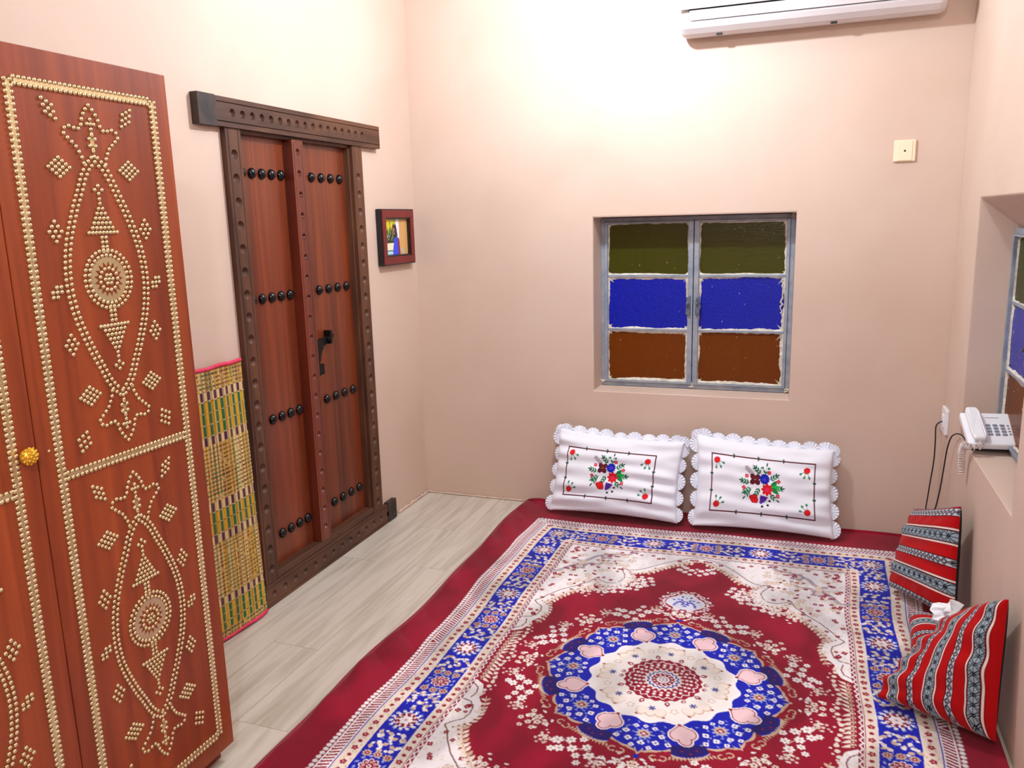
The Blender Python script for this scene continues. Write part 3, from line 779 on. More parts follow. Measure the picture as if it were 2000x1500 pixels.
        def TH_(u, v): return (hx+u*math.cos(h)-v*math.sin(h), hy+u*math.sin(h)+v*math.cos(h))
        for (g, col) in ((.0085, WHITE),(.0035, (170,24,60)),(0, PINK)):
            for (u, v, e1, e2) in ((.002,-.0205,.0215,.0165),(.002,.0205,.0215,.0165),(.030,0,.0195,.0165),(.004,0,.022,.020)):
                x, y = TH_(u, v); c.ell(x, y, e1+g, e2+g, col, h)
            c.poly([TH_(-.040-g*1.5,0), TH_(-.012,-.034-g), TH_(.01,0), TH_(-.012,.034+g)], col)
        for u, v in ((.375,0),(.362,.022),(.362,-.022)): c.disc(u*math.cos(h)-v*math.sin(h), u*math.sin(h)+v*math.cos(h), .0035, (150,20,60))
        c.disc(.243*math.cos(h), .243*math.sin(h), .006, RED)
        for q in range(-6, 7): b = h+math.radians(q*1.5); c.leaf(.388*math.cos(b), .388*math.sin(b), b+.05*q, .018, .0032, TAN)
        for q in (-22.5,): b = h+math.radians(q); c.leaf(.355*math.cos(b), .355*math.sin(b), b, .044, .012, TAN); c.leaf(.350*math.cos(b), .350*math.sin(b), b, .040, .010, BLUE)
        for sgn in (-1, 1):                             # tan curls outside the rim
            for q in (-14, 14):
                a = h+math.radians(q); ox, oy = .401*math.cos(a)-sgn*.013*math.sin(a), .401*math.sin(a)+sgn*.013*math.cos(a)
                p = [(ox+.0105*math.cos(a+t*sgn), oy+.0105*math.sin(a+t*sgn)) for t in (3.6,3.0,2.3,1.5,.8,.1,-.7)]
                c.stroke(p, .0042, TAN); c.disc(p[-1][0], p[-1][1], .0042, TAN)
    for k in range(-1, 10):
        a = math.radians(k*22.5+11.25); x, y = .208*math.cos(a), .208*math.sin(a)
        c.poly([(x+.008,y),(x,y+.006),(x-.008,y),(x,y-.006)], RED)
        a = math.radians(k*22.5); x, y = .178*math.cos(a), .178*math.sin(a)
        if k % 2 == 0:
            for q in (-1,0,1): b = a+q*.16; c.ell(.186*math.cos(b), .186*math.sin(b), .024, .018, (214,190,170), a)
            for q in (-1,0,1): b = a+q*.16; c.ell(.183*math.cos(b), .183*math.sin(b), .021, .0155, (240,230,222), a)
            c.flower(.165*math.cos(a), .165*math.sin(a), .013, 6, (70,84,150), None, k=.7)
        else: c.flower(x, y, .014, 5, (222,202,186), WHITE, .5)
        for b in (a,): c.leaf(.126*math.cos(b+.1), .126*math.sin(b+.1), b+.1, .026 if k % 2 else .018, .0085, RED); c.leaf(.131*math.cos(b+.1), .131*math.sin(b+.1), b+.1, .012, .003, WHITE)
    r = c.box(-.03, .2, -.03, .2); a_, X, Y = r; d = np.hypot(X, Y); th = np.arctan2(Y, X)
    a_[d < .122+.003*np.cos(th*24)] = lin(RED)
    w_ = np.abs(d-(.106+.005*np.sin(th*24))) < .0022; a_[w_] = lin(WHITE)
    for (R0, n, rad, col) in ((.089,26,.0055,WHITE),(.076,22,.0058,PINK),(.064,20,.0035,WHITE)):
        for k in range(n): a = k*2*PI/n; c.disc(R0*math.cos(a), R0*math.sin(a), rad, col)
    a_[d < .060+.003*np.cos(th*20)] = lin(CREAM); a_[d < .050+.0035*np.cos(th*16)] = lin((40,50,170)); a_[d < .044+.0035*np.cos(th*16)] = lin(WHITE); a_[d < .037+.002*np.cos(th*16)] = lin(RED)
    for k in range(12): a = k*2*PI/12; c.disc(.029*math.cos(a), .029*math.sin(a), .0035, WHITE)
    a_[d < .021] = lin(WHITE)
    for k in range(8): a = k*PI/4; c.disc(.012*math.cos(a), .012*math.sin(a), .0028, RED)
    c.disc(0, 0, .003, BLUE)
    return c
BC = (1.600, -1.553)
cv = paint_blanket()
xs = np.arange(.592, 2.566, .0025); ys = np.concatenate([np.arange(-.012, -2.42, -.003), np.arange(-2.42, -3.08, -.008)])
XX, YY = np.meshgrid(xs, ys)
edge_l = .600+.010*np.sin(YY*4.1)+.006*np.sin(YY*9+1)
tx = (XX-xs[0])/(xs[-1]-xs[0]); Xw = edge_l+(xs[-1]-edge_l)*tx
skew = .030*(XX-BC[0])*np.clip((YY+1.55)/1.3, -1, 1)
u = np.abs(Xw-BC[0]+.006*np.sin(YY*5)+.003*np.sin(YY*13+XX*3)); v = np.abs(YY-BC[1]-skew+.004*np.sin(XX*7))
col = cv.sample(u, v, 1.6)
def fbm(x, y, s): return (np.sin(x*s+1.3*np.sin(y*s*.7+.4))+np.sin(y*s*1.1+1.7*np.sin(x*s*.6+2.))+np.sin((x+y)*s*.8+.9))/3
Zr = .018+.004*fbm(XX, YY, 5)+.0016*fbm(XX, YY, 17)
marg = np.clip((.80-Xw)/.2, 0, 1)
Zr += marg*(.008*np.abs(np.sin(YY*11+XX*16+2*np.sin(YY*4)))+.004*np.sin(YY*27+XX*40))*1.0
ed = np.minimum.reduce([(Xw-edge_l)/.025, (xs[-1]+.01-Xw)/.015+.6, np.abs(YY+3.08)/.03]); ed = np.clip(ed, 0, 1)
Zr = .002+(Zr-.002)*np.sqrt(1-(1-ed)**2)
Zr += .010*np.clip((YY+.03)/.02, 0, 1)**2
bl = sheet('blanket', np.stack([Xw, YY, Zr], -1), col, M_rug)
tag(bl, 'large crimson plush blanket with blue border and round medallion spread on the floor', 'blanket')
hm = MB(); hm.tube([(float(edge_l[j,0])+.001, float(ys[j]), .007) for j in range(0, len(ys), 12)], .006, 7)
obj('hem', hm, plain('crimson_hem', (150,20,50), .8, ns=60), bl, smooth=True)

# ------------------------------------------------------------------ pillows and cushions
def pillow_grid(TL, TR, BL, BR, N, Mv, tf, tb, pinch=.05, wr=0, seed=0, front=1, p=.42):
    """front or back half of a stuffed cushion spanned by four corners; returns (N,M,3)"""
    TL, TR, BL, BR = [np.array(q, float) for q in (TL, TR, BL, BR)]
    u = np.linspace(0, 1, Mv); v = np.linspace(0, 1, N); U, V = np.meshgrid(u, v)
    a, b = 2*U-1, 2*V-1
    Us = .5+.5*a*(1-pinch*(1-b**2)); Vs = .5+.5*b*(1-pinch*1.3*(1-a**2))
    P = ((1-Us)*(1-Vs))[...,None]*BL+(Us*(1-Vs))[...,None]*BR+((1-Us)*Vs)[...,None]*TL+(Us*Vs)[...,None]*TR
    nr = np.cross(BR-BL+TR-TL, TL-BL+TR-BR); nr /= np.linalg.norm(nr)
    h = (np.clip(1-np.abs(a)**2.3, 0, 1)*np.clip(1-np.abs(b)**2.3, 0, 1))**p
    if wr:
        rs = np.random.RandomState(seed); e = 0
        for _ in range(9):
            k1, k2, ph = rs.uniform(2, 7), rs.uniform(14, 42), rs.uniform(0, 6.3)
            e = e+np.sin(V*k2+np.sin(U*k1+ph)*1.6+ph)*(.35+.65*np.abs(a)**2)*(rs.uniform(.3, 1))
        e2 = np.sin(a*16+np.sin(b*5)*2+seed)*np.abs(b)**3*2
        h = h*(1+wr*.04*e)+(wr*.016*(e+e2))*h
    return P+nr*((tf if front > 0 else -tb)*h)[...,None], U, V, nr
def cushion(name, corners, N, M_, tf, tb, cv, mat, backmat, wr=1, seed=0, parent=None, pinch=.05, p=.42):
    root = empty(name, (sum(c_[0] for c_ in corners)/4, sum(c_[1] for c_ in corners)/4, min(c_[2] for c_ in corners)))
    P, U, V, nr = pillow_grid(*corners, N, M_, tf, tb, pinch, wr, seed, 1, p)
    col = cv.sample(U*(cv.w*cv.res)+cv.x0, V*(cv.h*cv.res)+cv.y0, 1)
    P[...,2] = np.maximum(P[...,2], .030)
    sheet('front_cover', P, col, mat, root)
    Q, U2, V2, _ = pillow_grid(*corners, 60, 60, tf, tb, pinch, 0, seed, -1, p)
    Q[...,2] = np.maximum(Q[...,2], .029)
    bk = sheet('back_cover', Q, np.ones((60,60,3)), backmat, root)
    return root, P, nr

def paint_pillow(x0, x1, z0, z1):
    W, H = .70, .42; c = Canvas(0, W, 0, H, .001, (240,242,252))
    MAR=(92,22,34); GR=(24,130,70); DG=(14,84,62); RD=(226,30,34); PU=(92,40,160); LG=(120,190,160)
    ax, bx, ay, by = x0*W, x1*W, z0*H, z1*H
    c.stroke([(ax,ay),(bx,ay),(bx,by),(ax,by),(ax,ay)], .0058, MAR)
    for t in (.24,.48,.72):
        x = ax+(bx-ax)*t
        for y, d in ((ay,1),(by,-1)):
            for s_ in (-1,1): c.leaf(x+.006*d, y, math.atan2(s_*1.3, d)+0, .014, .0042, DG)
    for t in (.35,.65):
        y = ay+(by-ay)*t
        for x in (ax, bx):
            for s_ in (-1,1): c.leaf(x, y-.004, PI/2+s_*.8, .013, .004, DG)
    def bud(x, y, dx, dy):
        c.ell(x, y, .017, .015, (200,22,30), .5); c.ell(x+.002, y-.001, .013, .011, RD, .5)
        for a in (-.65, .05, .75):
            b = math.atan2(dy, dx)+a; q = (x+.036*math.cos(b), y+.036*math.sin(b)); c.stroke([(x+.012*math.cos(b), y+.012*math.sin(b)), q], .0026, GR)
            c.ell(q[0], q[1], .0075, .0055, (50,140,100), b)
        c.ell(x, y, .012, .011, RD, .5)
    e = .036
    bud(ax+e*.8, by-e*.8, .5, -.9); bud(bx-e*1.1, by-e*1.0, -.4, -.95); bud(ax+e*.9, ay+e*.9, .6, .8); bud(bx-e*1.0, ay+e*.9, -.8, .9)
    cx, cy = (ax+bx)/2+(-.003), (ay+by)/2+.002
    def X(px): return cx+(px-880)*.00017*1.0
    def Y(py): return cy-(py-720)*.00018
    def sprig(px, py, ang, n=3, L=.022):
        x, y = X(px), Y(py); ca, sa = math.cos(ang), math.sin(ang); c.stroke([(x-ca*.02, y-sa*.02), (x+ca*.03, y+sa*.03)], .0022, LG)
        for k in range(n):
            q = (x+ca*(-.012+.014*k), y+sa*(-.012+.014*k))
            for s_ in (-1, 1): c.leaf(q[0], q[1], ang+s_*.7, L, .0042, DG if s_ > 0 else GR)
        c.leaf(x+ca*.022, y+sa*.022, ang, L, .004, DG)
    sprig(430,640,PI*.93); sprig(500,840,PI*1.17); sprig(470,930,PI*1.3,2); sprig(790,330,PI*.75); sprig(1220,480,.55); sprig(1350,760,.15); sprig(1230,980,-.6,2); sprig(780,850,PI*1.35,3); sprig(1010,300,1.4,1)
    for k in range(7):
        px, py = 400+32*k, 230+30*k; c.disc(X(px), Y(py), .0032, MAR); c.disc(X(px)+.008, Y(py)+.003, .0028, MAR); c.disc(X(px)-.003, Y(py)-.008, .0028, MAR)
    for k in range(4): a = PI/4+k*PI/2; c.ell(X(690)+.016*math.cos(a), Y(550)+.016*math.sin(a), .017, .0135, MAR, a)
    c.stroke([(X(690)-.004,Y(550)),(X(690)+.004,Y(550))], .003, (190,160,120))
    c.flower(X(975), Y(520), .0275, 14, (14,28,160), None, k=.2); c.disc(X(975), Y(520), .015, (20,40,190)); c.disc(X(975), Y(530), .007, PU)
    for k in range(3): c.leaf(X(1180), Y(740), .3+k*.0+(.6-.75*k), .050, .012, GR if k != 1 else (40,190,80))
    c.flower(X(1060), Y(800), .031, 8, (214,26,34), None, k=.32); c.disc(X(1060), Y(800), .012, (220,40,90))
    c.poly([(X(520),Y(1000)),(X(640),Y(960)),(X(750),Y(955)),(X(800),Y(1100)),(X(785),Y(1180)),(X(620),Y(1195)),(X(570),Y(1130)),(X(515),Y(1050))], (150,16,26))
    c.poly([(X(545),Y(1010)),(X(650),Y(975)),(X(740),Y(972)),(X(782),Y(1100)),(X(768),Y(1165)),(X(630),Y(1180)),(X(590),Y(1110)),(X(545),Y(1050))], RD)
    c.poly([(X(860),Y(960)),(X(1100),Y(1000)),(X(1000),Y(1130)),(X(890),Y(1200)),(X(835),Y(1190))], PU)
    for (px, py) in ((1140,1100),(1090,1220),(920,1265)): c.stroke([(X(1000),Y(1120)),(X(px),Y(py))], .002, LG); c.ell(X(px), Y(py), .0065, .0055, (36,22,50), 0)
    for (px, py) in ((435,475),(350,795),(1115,340),(1400,555),(1385,950)):
        for k in range(4): a = k*PI/2+(px % 2)*.78; c.disc(X(px)+.006*math.cos(a), Y(py)+.006*math.sin(a), .0052, (206,44,60))
        c.disc(X(px), Y(py), .002, (250,200,190))
    for (px, py) in ((905,220),(1100,225)): c.ell(X(px), Y(py), .008, .0065, (60,140,110), 0)
    return c
def scallops(root, P, nr, count_u, count_v, r=.030, seed=0):
    """fan shaped pleated shells sewn round the rim"""
    rnd = random.Random(seed); N, M_ = P.shape[:2]; rim = []
    def edge(pts, k):
        pts = [np.array(q) for q in pts]; L = len(pts)
        for i in range(k): rim.append((pts[int((i+.5)/k*(L-1))], pts[min(L-1, int((i+1)/k*(L-1)))]-pts[int(i/k*(L-1))]))
    edge(P[N-1,:], count_u); edge(P[::-1,M_-1], count_v); edge(P[:,0], count_v)
    m = MB(); cen = P.mean((0,1))
    items = list(rim)
    for cor, a_, b_ in ((P[N-1,0], P[N-1,0]-P[N-2,1], None), (P[N-1,M_-1], P[N-1,M_-1]-P[N-2,M_-2], None)):
        t = np.cross(nr, a_/np.linalg.norm(a_)); items.append((cor, -t*r*2))
    for (c0, t) in items:
        L = np.linalg.norm(t); t = t/L; out = np.cross(t, nr)
        if out.dot(c0-cen) < 0: out = -out
        R = min(max(L*.56, r*.9), r*1.3)*rnd.uniform(.95,1.12); tilt = rnd.uniform(-.5,.15); n = 18
        out2 = out*math.cos(tilt)+nr*math.sin(tilt)
        vs = []; c1 = c0-out*.006
        for j in range(3):
            rr_ = R*(0.15, .6, 1.0)[j]
            for k in range(n+1):
                a = PI*k/n*1.12-.19; pl = (.0045 if k % 2 else -.0045)*j*.5
                vs.append(c1+t*rr_*math.cos(a)+out2*rr_*math.sin(a)+nr*pl)
        q = [w_ - nr*.0015 for w_ in vs]; K = n+1; nv = len(vs)
        fs = [(j*K+k, j*K+k+1, (j+1)*K+k+1, (j+1)*K+k) for j in range(2) for k in range(n)]
        fs2 = [tuple(i+nv for i in f_) for f_ in fs]
        rimf = [(2*K+k, 2*K+k+1, nv+2*K+k+1, nv+2*K+k) for k in range(n)]
        allv = [tuple(v_) for v_ in vs+q]
        allv = [(x, y, max(z, .029)) for x, y, z in allv]
        m.add(allv, fs+fs2+rimf)
    obj('scalloped_trim', m, M_cotton, root, smooth=False)
M_pbk = M_cotton
p1, P, nr = cushion('pillow', [(.812,-.062,.440),(1.452,-.062,.412),(.785,-.185,.036),(1.440,-.195,.036)], 200, 330, .075, .05, paint_pillow(.10,.82,.20,.80), M_embroid, M_pbk, 1.8, 12, p=.38)
tag(p1, 'white embroidered pillow on the left, its right edge against the other pillow', 'pillow', 'white embroidered pillows against the back wall')
scallops(p1, P, nr, 9, 5, .030, 1)
p2, P, nr = cushion('pillow', [(1.508,-.062,.455),(2.135,-.062,.420),(1.512,-.200,.036),(2.150,-.190,.036)], 200, 330, .085, .05, paint_pillow(.12,.88,.18,.82), M_embroid, M_pbk, 1.6, 9, p=.38)
tag(p2, 'white embroidered pillow on the right, nearer the red cushions', 'pillow', 'white embroidered pillows against the back wall')
scallops(p2, P, nr, 9, 5, .031, 2)

SR=(176,16,20); SM=(96,14,26); SW=(236,214,206); SG=(150,168,180); SK=(14,14,26)
def paint_sadu(W, H, start, mitre=False):
    c = Canvas(0, W, 0, H, .001, SR)
    y = -start; i = 0
    while y < H:
        # fine diamond band
        c.rect(0, W, y-.002, y+.026, SM); c.rect(0, W, y, y+.024, SK); c.rect(0, W, y+.0015, y+.0225, (196,196,206))
        for k in range(int(W/.022)+1):
            x = k*.022+.011; yc = y+.012
            for q in (.011,.0065): c.stroke([(x-q,yc),(x,yc+q),(x+q,yc),(x,yc-q),(x-q,yc)], .0026, SK)
            c.disc(x, yc, .0015, SK)
        y += .026+.036
        c.rect(0, W, y, y+.010, SM); c.rect(0, W, y+.002, y+.0065, SW); y += .010
        c.rect(0, W, y, y+.034, SK); c.rect(0, W, y+.0015, y+.0325, SG)
        for k in range(int(W/.030)+1):
            x = k*.030+.015; yc = y+.017
            for s_ in (-1, 1):
                c.stroke([(x-.015,yc-.014*s_),(x+.015,yc+.014*s_)], .0026, SK); c.stroke([(x-.007,yc+s_*.015),(x,yc+s_*.005),(x+.007,yc+s_*.015)], .0022, SK)
            c.stroke([(x-.006,yc),(x,yc+.006),(x+.006,yc),(x,yc-.006),(x-.006,yc)], .0026, SK)
        c.stroke([(0,y+.017),(W,y+.017)], .0022, SK)
        y += .034
        c.rect(0, W, y, y+.010, SM); c.rect(0, W, y+.0035, y+.008, SW); y += .010+.036
    return c
def rotc(c):
    c.a = np.ascontiguousarray(c.a.transpose(1,0,2)); c.w, c.h = c.h, c.w; return c
def fringe(root, pts, mat, seed):
    rnd = random.Random(seed); m = MB()
    for a, b in zip(pts[:-1], pts[1:]):
        a, b = v3(a), v3(b); L = (b-a).length; n = int(L/.004)
        for i in range(n):
            p = a+(b-a)*(i/n); d = Vector((rnd.uniform(-1,1), rnd.uniform(-1,1), rnd.uniform(-.3,1))).normalized()*.008
            m.tube([p, p+d], .0011, 4)
    obj('frayed_edge', m, mat, root)
M_fray = plain('frayed_thread', (30,30,50), .9, c2=(190,190,200), ns=160)
GRP = 'red striped woven cushions by the right wall'
c3, P, nr = cushion('cushion', [(2.440,-.45,.30),(2.535,-.865,.468),(2.345,-.660,.045),(2.525,-.985,.085)], 230, 230, .055, .035, paint_sadu(.36,.335,.0), M_sadu, M_blackcloth, 1.2, 4, pinch=.03, p=.36)
tag(c3, 'red striped cushion standing upright in the corner below the telephone', 'cushion', GRP)
fringe(c3, [tuple(P[-1,i]) for i in range(0,230,8)], M_fray, 1)
c4, P, nr = cushion('cushion', [(2.512,-1.235,.235),(2.548,-1.578,.452),(2.245,-1.480,.040),(2.540,-1.632,.050)], 230, 230, .085, .030, rotc(paint_sadu(.42,.424,.008)), M_sadu, M_blackcloth, 1.2, 6, pinch=.03, p=.40)
tag(c4, 'red striped cushion nearest the viewer, leaning on the right wall with a pointed corner', 'cushion', GRP)
c5, P, nr = cushion('cushion', [(2.385,-.935,.060),(2.550,-1.03,.075),(2.365,-1.26,.050),(2.545,-1.30,.070)], 160, 160, .070, .03, paint_sadu(.30,.30,.060), M_sadu, M_blackcloth, .6, 8, pinch=.02, p=.40)
tag(c5, 'red striped cushion lying flat, mostly hidden between the two upright ones', 'cushion', GRP)
# crumpled tissue
rnd = random.Random(5); m = MB(); NT = 16
def tpt(i, j):
    a = 2*PI*i/NT; b = PI*(j+.0)/9-PI/2
    r = 1+.28*math.sin(a*3+j)+.18*math.sin(a*5+2*j)
    return (2.478+.042*r*math.cos(b)*math.cos(a), -1.145+.040*r*math.cos(b)*math.sin(a), .186+.034*math.sin(b)*(1+.3*math.sin(a*2))+.010*math.sin(a*3))
m.add([tpt(i, j) for j in range(10) for i in range(NT)], [(j*NT+i, j*NT+(i+1) % NT, (j+1)*NT+(i+1) % NT, (j+1)*NT+i) for j in range(9) for i in range(NT)])
tag(obj('tissue', m, M_tissue), 'crumpled white tissue lying between the red cushions', 'tissue')

# ------------------------------------------------------------------ reed mat
def paint_mat(W, H):
    rnd = random.Random(2); c = Canvas(0, W, 0, H, .001, (206,176,112))
    YE=(214,160,20); GN=(20,104,66); PP=(70,24,72); CR=(222,196,140); OC=(188,120,44); BK=(60,36,24); LGN=(120,140,84)
    n = int(W/.017)
    def blocks(z0, z1, rows, a, b):
        for k in range(n+1):
            x = k*.017
            for r_ in range(rows):
                za = z0+(z1-z0)*r_/rows; zb = z0+(z1-z0)*(r_+1)/rows; col = a if k % 2 else b
                c.rect(x+.0012, x+.0158, za+.0018, zb-.0018, col)
                if rnd.random() < .5: c.rect(x+.008, x+.0092, za, zb, BK)
                c.rect(x+.0, x+.017, zb-.0018, zb, CR if k % 2 else BK)
    def check(z0, z1):
        for k in range(2*n+2):
            x = k*.0085; ca = rnd.choice([YE, CR, OC, CR, LGN, (190,150,80)]); cb = rnd.choice([GN, BK, (120,60,24), GN, BK])
            r_ = 0
            z = z0
            while z < z1:
                c.rect(x+.0008, x+.0078, z, min(z1, z+.0085), ca)
                if rnd.random() < .9: c.rect(x+.0010, x+.0078, z+.0085, min(z1, z+.0140), cb)
                z += .0150
    z = H; seq = [('c',.075),('p',.036),('g',.125,3),('p',.034),('c',.205),('p',.036),('g',.085,2),('p',.036),('c',.205),('p',.034),('g',.095,3),('c',.2)]
    for s_ in seq:
        z1 = z; z0 = max(0, z-s_[1])
        if s_[0] == 'c': check(z0, z1)
        elif s_[0] == 'p': blocks(z0, z1, 1, PP, CR)
        else: blocks(z0, z1, s_[2], GN, YE)
        z = z0
        if z <= 0: break
    for k in range(int(W/.0042)): c.stroke([(k*.0042, 0), (k*.0042+.001, H)], .0007, (120,86,40))
    return c
MW, MH = .60, 1.0
mc = paint_mat(MW, MH)
uu = np.linspace(0, 1, 260); vv = np.linspace(0, 1, 420); U, V = np.meshgrid(uu, vv)
yl = -1.515-MW*(1-U)
xo = .024+.006*np.sin(U*9+V*2)+.010*(1-V)+.0012*np.sin(U*220)
P = np.stack([xo, yl+.012*V*0, .012+V*1.005], -1)
col = mc.sample(U*MW, V*MH, 1)
mr = empty('reed_mat', (.03,-1.815,0)); tag(mr, 'green and yellow woven reed mat standing against the wall beside the door', 'mat')
sheet('woven_panel', P, col, M_reed, mr)
Q = P.copy(); Q[...,0] -= .006; sheet('mat_back', Q[:, ::8][::8], np.tile(lin((196,160,96)), (Q[::8, ::8].shape[0], Q[::8, ::8].shape[1], 1)), M_reed, mr)
for zz in (1.018, .012):
    j = -1 if zz > .5 else 0
    m = MB(); m.tube([(float(P[j,i,0])-.002, float(P[j,i,1]), zz+.002*math.sin(i*.1)) for i in range(0, 260, 7)], .0075, 8)
    obj('pink_binding', m, M_pink, mr, smooth=True)

# ------------------------------------------------------------------ framed photograph
fr = empty('picture_frame', (.0,-.258,1.303)); tag(fr, 'small burgundy framed photograph on the left wall beside the corner', 'picture')
py0, py1, pz0, pz1, pt = -.422, -.072, 1.296, 1.572, .036
py0 = -.415
m = MB()
def rim(m, a, b, c0, d, w_, x0, x1):
    m.box(x0,a,c0,x1,b,c0+w_); m.box(x0,a,d-w_,x1,b,d); m.box(x0,a,c0+w_,x1,a+w_,d-w_); m.box(x0,b-w_,c0+w_,x1,b,d-w_)
rim(m, py0, py1, pz0, pz1, .012, .003, pt-.004); obj('outer_moulding', m, M_black, fr, bevel=.0015)
m = MB(); rim(m, py0+.006, py1-.006, pz0+.006, pz1-.006, .036, .006, pt); obj('inner_moulding', m, M_redframe, fr, bevel=.002)
m = MB(); rim(m, py0+.040, py1-.040, pz0+.040, pz1-.040, .010, .006, pt-.006); obj('slip', m, M_black, fr)
m = MB().box(.003, py0+.012, pz0+.012, .012, py1-.012, pz1-.012); obj('backing_board', m, M_black, fr)
pw, ph_ = py1-py0-.096, pz1-pz0-.096
c = Canvas(0, 1, 0, 1, .005, (24,44,30))
rnd = random.Random(4)
for k in range(26):
    x = rnd.uniform(0,.5); c.leaf(x, 1.02, -PI/2+rnd.uniform(-.4,.4), rnd.uniform(.2,.5), .022, rnd.choice([(226,206,20),(180,190,30),(240,220,60)]))
for k in range(30): x = rnd.uniform(0,.42); c.leaf(x, rnd.uniform(.36,.6), PI/2+rnd.uniform(-.5,.5), .18, .016, rnd.choice([(70,110,50),(110,140,60),(30,60,40)]))
c.rect(.50,.64,.35,1,(236,240,250)); c.rect(.64,1,0,1,(214,164,100))
for k in range(9): c.rect(.64+.04*k,.652+.04*k,0,1,(232,190,130) if k % 2 else (190,138,76))
c.rect(0,.40,.14,.34,(240,232,200)); c.rect(0,.34,0,.15,(40,140,150))
for k in range(6): c.ell(.05+.055*k,.07,.02,.045,(230,245,250))
for k in range(7): c.disc(rnd.uniform(0,.35), rnd.uniform(.36,.55), .012, (240,240,240))
c.ell(.47,.62,.075,.24,(66,24,52)); c.ell(.415,.70,.022,.055,(206,150,120)); c.rect(.38,.56,.44,.62,(50,24,56)); c.ell(.42,.60,.02,.03,(190,130,110))
c.poly([(.43,.48),(.56,.50),(.62,.0),(.33,.0),(.36,.2)],(40,70,230)); c.poly([(.55,.50),(.63,.45),(.66,0),(.58,0)],(120,30,60)); c.leaf(.70,.2,-.9,.3,.04,(170,180,196))
U, V = np.meshgrid(np.linspace(0,1,120), np.linspace(0,1,100))
sheet('photograph', np.stack([np.full(U.shape,.016), py0+.048+U*pw, pz0+.048+V*ph_], -1), c.sample(U, V, 1), M_photo, fr)

# ------------------------------------------------------------------ air conditioner
ac = empty('air_conditioner', (1.93,0,2.262)); tag(ac, 'white wall mounted split air conditioner high on the back wall', 'air conditioner')
AX0, AX1 = 1.412, 2.462
prof = [(0,2.292),(-.05,2.277),(-.090,2.273),(-.125,2.280),(-.152,2.298),(-.165,2.318),(-.160,2.322),(-.152,2.330),(-.136,2.376),(-.136,2.560),(0,2.562)]
def arcprof(m, prof, x0, x1, rr_, n=6):
    """profile extruded along x with rounded ends"""
    cy = -.09; cz = 2.42; rings = []
    for i in range(n+1): t = i/n*PI/2; rings.append((x0+rr_*(1-math.sin(t)), 1-.10*(1-math.sin(t))-.06*(math.cos(t))))
    rings = [(x0+rr_*(1-math.sin(i/n*PI/2)), .90+.10*math.sin(i/n*PI/2)) for i in range(n, -1, -1)][::-1]
    rings = sorted(rings); rings = rings+[(x0+x1-a, s_) for a, s_ in rings[::-1]]
    k = len(prof); vs = []
    rings = [(x0+rr_*(1-math.cos(i/n*PI/2)), .86+.14*math.sin(i/n*PI/2)) for i in range(n+1)]
    rings = rings+[(x0+x1-a, s_) for a, s_ in rings[::-1]]
    for a, s_ in rings: vs += [(a, p*s_ if p < -.001 else p, 2.42+(q-2.42)*(s_ if q < 2.42 else 1)) for p, q in prof]
    fs = [(i*k+j, i*k+(j+1) % k, (i+1)*k+(j+1) % k, (i+1)*k+j) for i in range(len(rings)-1) for j in range(k)]
    fs += [tuple(range(k)), tuple(range((len(rings)-1)*k, len(rings)*k))[::-1]]
    m.add(vs, fs)
m = MB(); arcprof(m, prof, AX0, AX1, .03); obj('housing', m, M_acgrey, ac, smooth=False, bevel=.003)
m = MB(); m.prism([(-.138,2.380),(-.174,2.372),(-.184,2.405),(-.188,2.46),(-.182,2.540),(-.138,2.562)], AX0-.006, AX1+.006, lambda p, q, h: (h, p, q)); obj('front_panel', m, M_white, ac, bevel=.006)
m = MB(); m.prism([(-.162,2.327),(-.1665,2.327),(-.1755,2.350),(-.168,2.3675),(-.1635,2.365),(-.170,2.350)], AX0+.045, AX1-.045, lambda p, q, h: (h, p, q)); obj('louver', m, M_acgrey, ac, bevel=.001)
m = MB(); m.box(AX0+.04,-.152,2.326,AX1-.04,-.135,2.378); obj('air_slot', m, M_dark, ac)
for x in (1.565, 2.03): obj('bottom_clip', MB().box(x,-.108,2.2695,x+.026,-.100,2.278), M_dark, ac)

# ------------------------------------------------------------------ plates and sockets
t = empty('wall_plate', (2.352,0,1.703)); tag(t, 'square ivory blank plate with a centre hole on the back wall', 'wall plate')
m = MB().box(2.309,-.010,1.704,2.394,0.0,1.793); obj('plate', m, M_ivory, t, bevel=.003)
m = MB().box(2.323,-.0125,1.708,2.381,-.0095,1.789); obj('cover', m, M_ivory, t, bevel=.001)
m = MB(); m.dome((2.352,-.0115,1.748),(0,-1,0),.0055,.002,14,2); obj('cable_hole', m, M_dark, t)
t = empty('telephone_socket', (2.58,-.115,.545)); tag(t, 'white telephone socket on the right wall near the corner', 'socket')
m = MB().box(2.566,-.165,.547,2.58,-.050,.655); obj('face_plate', m, M_white, t, bevel=.003)
m = MB().box(2.560,-.140,.575,2.567,-.100,.630); obj('socket_insert', m, M_white, t, bevel=.002)

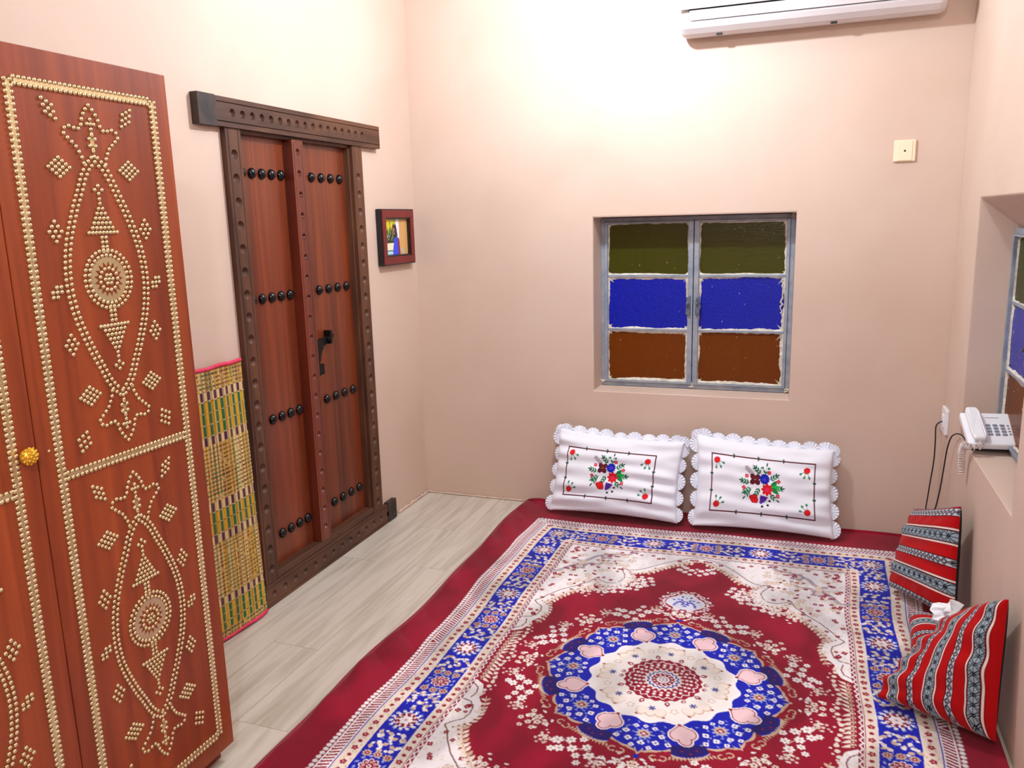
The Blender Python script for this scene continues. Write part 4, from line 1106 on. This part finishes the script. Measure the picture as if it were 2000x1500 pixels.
# ------------------------------------------------------------------ telephone
def basis(o, ex, ey, ez): return lambda a, b, c_: tuple(v3(o)+a*v3(ex)+b*v3(ey)+c_*v3(ez))
ex = Vector((.985,.06,.02)).normalized(); ey = Vector((-.10,.90,.42)); ey = (ey-ey.dot(ex)*ex).normalized(); ez = ex.cross(ey)
O = (2.566,-.722,.655); T = basis(O, ex, ey, ez)
ph = empty('telephone', (2.65,-.65,.62)); tag(ph, 'white corded push-button telephone on the right window sill', 'telephone')
def tb(m, a0, a1, b0, b1, c0, c1):
    m.prism([(a0,b0),(a1,b0),(a1,b1),(a0,b1)], c0, c1, lambda p, q, h: T(p, q, h)); return m
PW, PL = .165, .185
obj('base', tb(MB(), 0, PW, 0, PL, -.018, .008), M_white, ph, bevel=.006, seg=3)
obj('foot', tb(MB(), .012, PW-.006, .010, PL-.03, -.034, -.017), M_dark, ph, bevel=.004)
m = MB(); pts = []
for i in range(15):
    s_ = i/14; pts.append((s_, .030+.010*math.sin(PI*s_)))
m.prism([(.018,.004),(.056,.004),(.060,.03),(.060,PL-.022),(.055,PL+.004),(.019,PL+.004),(.013,PL-.022),(.013,.03)], .012, .034, lambda p, q, h: T(p, q, h+.008*math.sin(PI*min(1,max(0,q/PL)))))
hs = obj('handset', m, M_white, ph, bevel=.008, seg=4)
for b0 in (.008, PL-.045): obj('handset_cup', tb(MB(), .018, .055, b0, b0+.038, .006, .013), M_white, hs, bevel=.003)
for r_ in range(4):
    for q in range(3):
        obj('key', tb(MB(), .073+q*.0230, .073+q*.0230+.0155, .050+r_*.0175, .050+r_*.0175+.0108, .007, .0120), M_key, ph, bevel=.0045, seg=3)
    m = MB(); m.prism([(.1455+.004*math.cos(k*PI/4), .058+r_*.0165+.0035*math.sin(k*PI/4)) for k in range(8)], .008, .0105, lambda p, q, h: T(p, q, h)); obj('key', m, M_key, ph)
obj('maker_mark', tb(MB(), .080, .125, PL-.032, PL-.029, .008, .0086), M_key, ph)
# coiled cord from the handset's end over the sill edge
ctrl = [Vector(T(.037,.004,.020)), Vector(T(.034,-.016,.012)), Vector((2.568,-.745,.655)), Vector((2.553,-.725,.655)), Vector((2.552,-.70,.640)), Vector((2.553,-.680,.615)), Vector((2.556,-.675,.585)), Vector((2.558,-.668,.555)), Vector((2.560,-.672,.528))]
def catmull(P, n):
    out = []
    P = [P[0]]+P+[P[-1]]
    for i in range(1, len(P)-2):
        for k in range(n):
            t_ = k/n; a, b, c_, d = P[i-1:i+3]
            out.append(.5*((2*b)+(c_-a)*t_+(2*a-5*b+4*c_-d)*t_*t_+(3*b-a-3*c_+d)*t_**3))
    return out+[P[-2]]
base_p = catmull(ctrl, 40); hel = []; tot = len(base_p)
for i, p in enumerate(base_p):
    t_ = (base_p[min(i+1,tot-1)]-base_p[max(i-1,0)]).normalized(); a = t_.cross(Vector((1,.2,.1))).normalized(); b = t_.cross(a)
    hel.append((p, a, b))
path = []
for i in range(tot-1):
    for k in range(4):
        s_ = i+k/4; p = base_p[i]+(base_p[i+1]-base_p[i])*(k/4); _, a, b = hel[i]; th = s_*2*PI/13
        R_ = .0105*min(1, s_/30); path.append(p+R_*(math.cos(th)*a+math.sin(th)*b))
m = MB(); m.tube(path, .0022, 6); obj('coiled_cord', m, M_cord, ph, smooth=True)
# black cables
m = MB(); m.tube(catmull([Vector(q) for q in ((2.563,-.12,.60),(2.535,-.150,.585),(2.545,-.085,.50),(2.548,-.062,.40),(2.540,-.062,.30),(2.534,-.062,.22),(2.520,-.09,.12),(2.50,-.12,.045))], 8), .0028, 7)
tag(obj('cable', m, M_cable, smooth=True), 'thin black cable hanging from the telephone socket into the corner', 'cable', 'black cables in the corner')
m = MB(); m.tube(catmull([Vector(q) for q in ((2.585,-.56,.632),(2.57,-.50,.640),(2.560,-.40,.605),(2.556,-.34,.54),(2.556,-.30,.46),(2.550,-.30,.38),(2.545,-.28,.30),(2.53,-.27,.20),(2.50,-.26,.06))], 8), .0028, 7)
tag(obj('cable', m, M_cable, smooth=True), 'thin black cable running from behind the telephone down the right wall', 'cable', 'black cables in the corner')
m = MB(); m.tube([Vector((2.577,-.455,.618)), Vector((2.577,-.452,.59)), Vector((2.577,-.448,.55))], .0016, 6)
